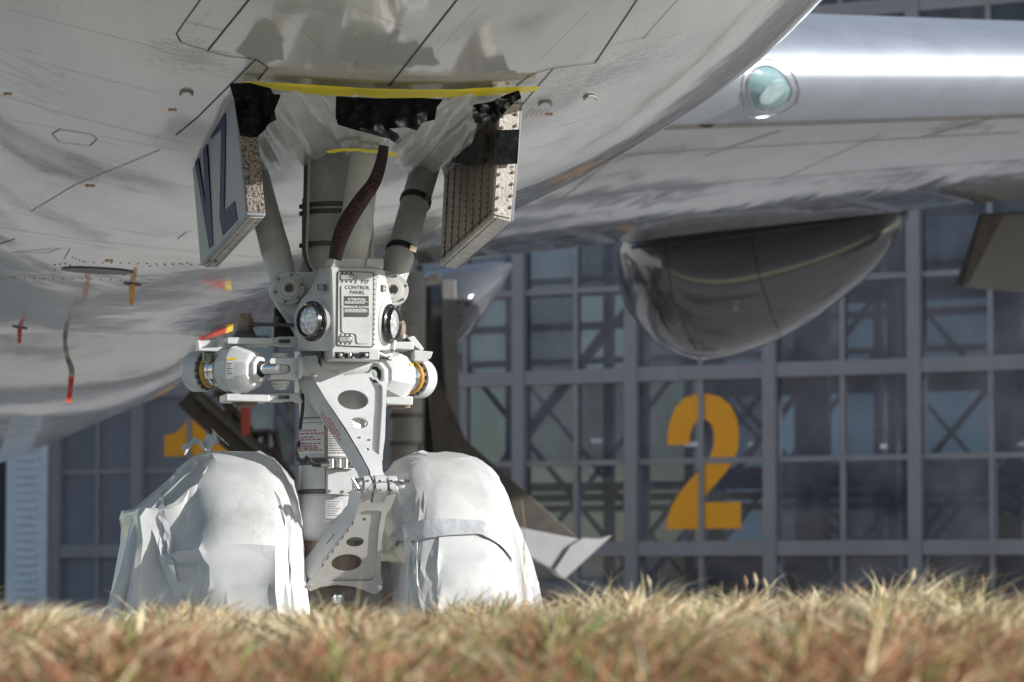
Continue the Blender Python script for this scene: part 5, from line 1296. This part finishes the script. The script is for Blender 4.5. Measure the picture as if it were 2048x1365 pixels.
me_w = blades(3600, (-3.4, 3.4), (7.4, 10.8), 7, .10, .19, PAL, ([4, .8, .5, 2, 4], [4, 2, .5, 2, 3]), .0009, .002, lean=1.3)
tag(link('grass', me_w, 'grass_blade', None, 0), 'sparse long wispy straw standing above the shorter grass on the bank', 'grass', kind='stuff')
tag(link('grass', me, 'grass_blade', None, 0), 'dry tan and reddish grass covering the bank before the apron', 'grass', kind='stuff')
# tall dry stalks, one object each
def stalk(px, py0, py1, d, leanpx, head, c, wide=1.0, lbl=None):
    r0, r1 = ray(px, py0), ray(px + leanpx, py1); C0 = Vector((0, 0, EYE))
    b_ = C0 + r0 * (d / r0.y); t_ = C0 + r1 * (d / r1.y); b_.z = min(b_.z, heightfield(d) - .02)
    pts = [b_.lerp(t_, k / 5) + Vector((.004 * math.sin(k * 2.1), .003 * math.cos(k), 0)) for k in range(6)]
    b = MB(); b.tube(pts, [.0022 * wide, .0021 * wide, .002 * wide, .0019 * wide, .0016 * wide, .001 * wide], 6)
    if head: b.lathe(pts[4], pts[5] - pts[4], [(0, .001), ((pts[5] - pts[4]).length * .5, .0045 * head), ((pts[5] - pts[4]).length, .001)], 7)
    o = b.build('dry_stalk', c, None, 60)
    return tag(o, lbl or 'thin dry grass stalk rising above the bank, against the hangar doors', 'stalk', 'tall dry stalks on the grass bank')
mat('straw', (.52, .42, .27), .8, var=.2, scale=30); mat('brown_stalk', (.27, .17, .11), .8, var=.2, scale=30)
stalk(1735, 1300, 1138, 9.2, 98, 2.2, 'straw', 2.2, 'tall pale leaning stalk with a swollen tip below the number two doors')
stalk(1050, 1260, 1000, 10.2, -4, 0, 'brown_stalk', 1.0, 'thin upright dry stalk close beside the white wheel cover, tallest there')
stalk(1062, 1260, 1095, 10.0, -14, 0, 'straw', 1.3, 'short upright stalk close beside the wheel cover, next to a taller thin one')
for k, (px, top, ln, hd) in enumerate([(1180, 1185, 30, 1), (1240, 1165, 25, 0), (1305, 1150, -8, 1.4), (1480, 1150, 12, 1.5), (1505, 1145, 6, 1.5), (1540, 1155, -10, 1.2), (1680, 1165, 10, 1.4), (1715, 1175, 4, 1), (1780, 1170, -14, 1.3), (1940, 1150, 28, 1.2), (2000, 1195, -12, 1)]):
    stalk(px, 1260, top, 9.4 + .08 * k, ln, hd, 'straw' if k % 3 else 'brown_stalk')

# ================================================================== keep the tree at thing > part > sub-part
for e in (ng, mg):
    for ch in list(e.children): ch.parent = air
    bpy.data.objects.remove(e)
def settle(part):
    deeper = [g for c in part.children for g in c.children]
    while deeper:
        for g in deeper: g.parent = part
        deeper = [g for c in part.children for g in c.children]
for root in [o for o in scene.objects if o.parent is None]:
    for part in list(root.children): settle(part)
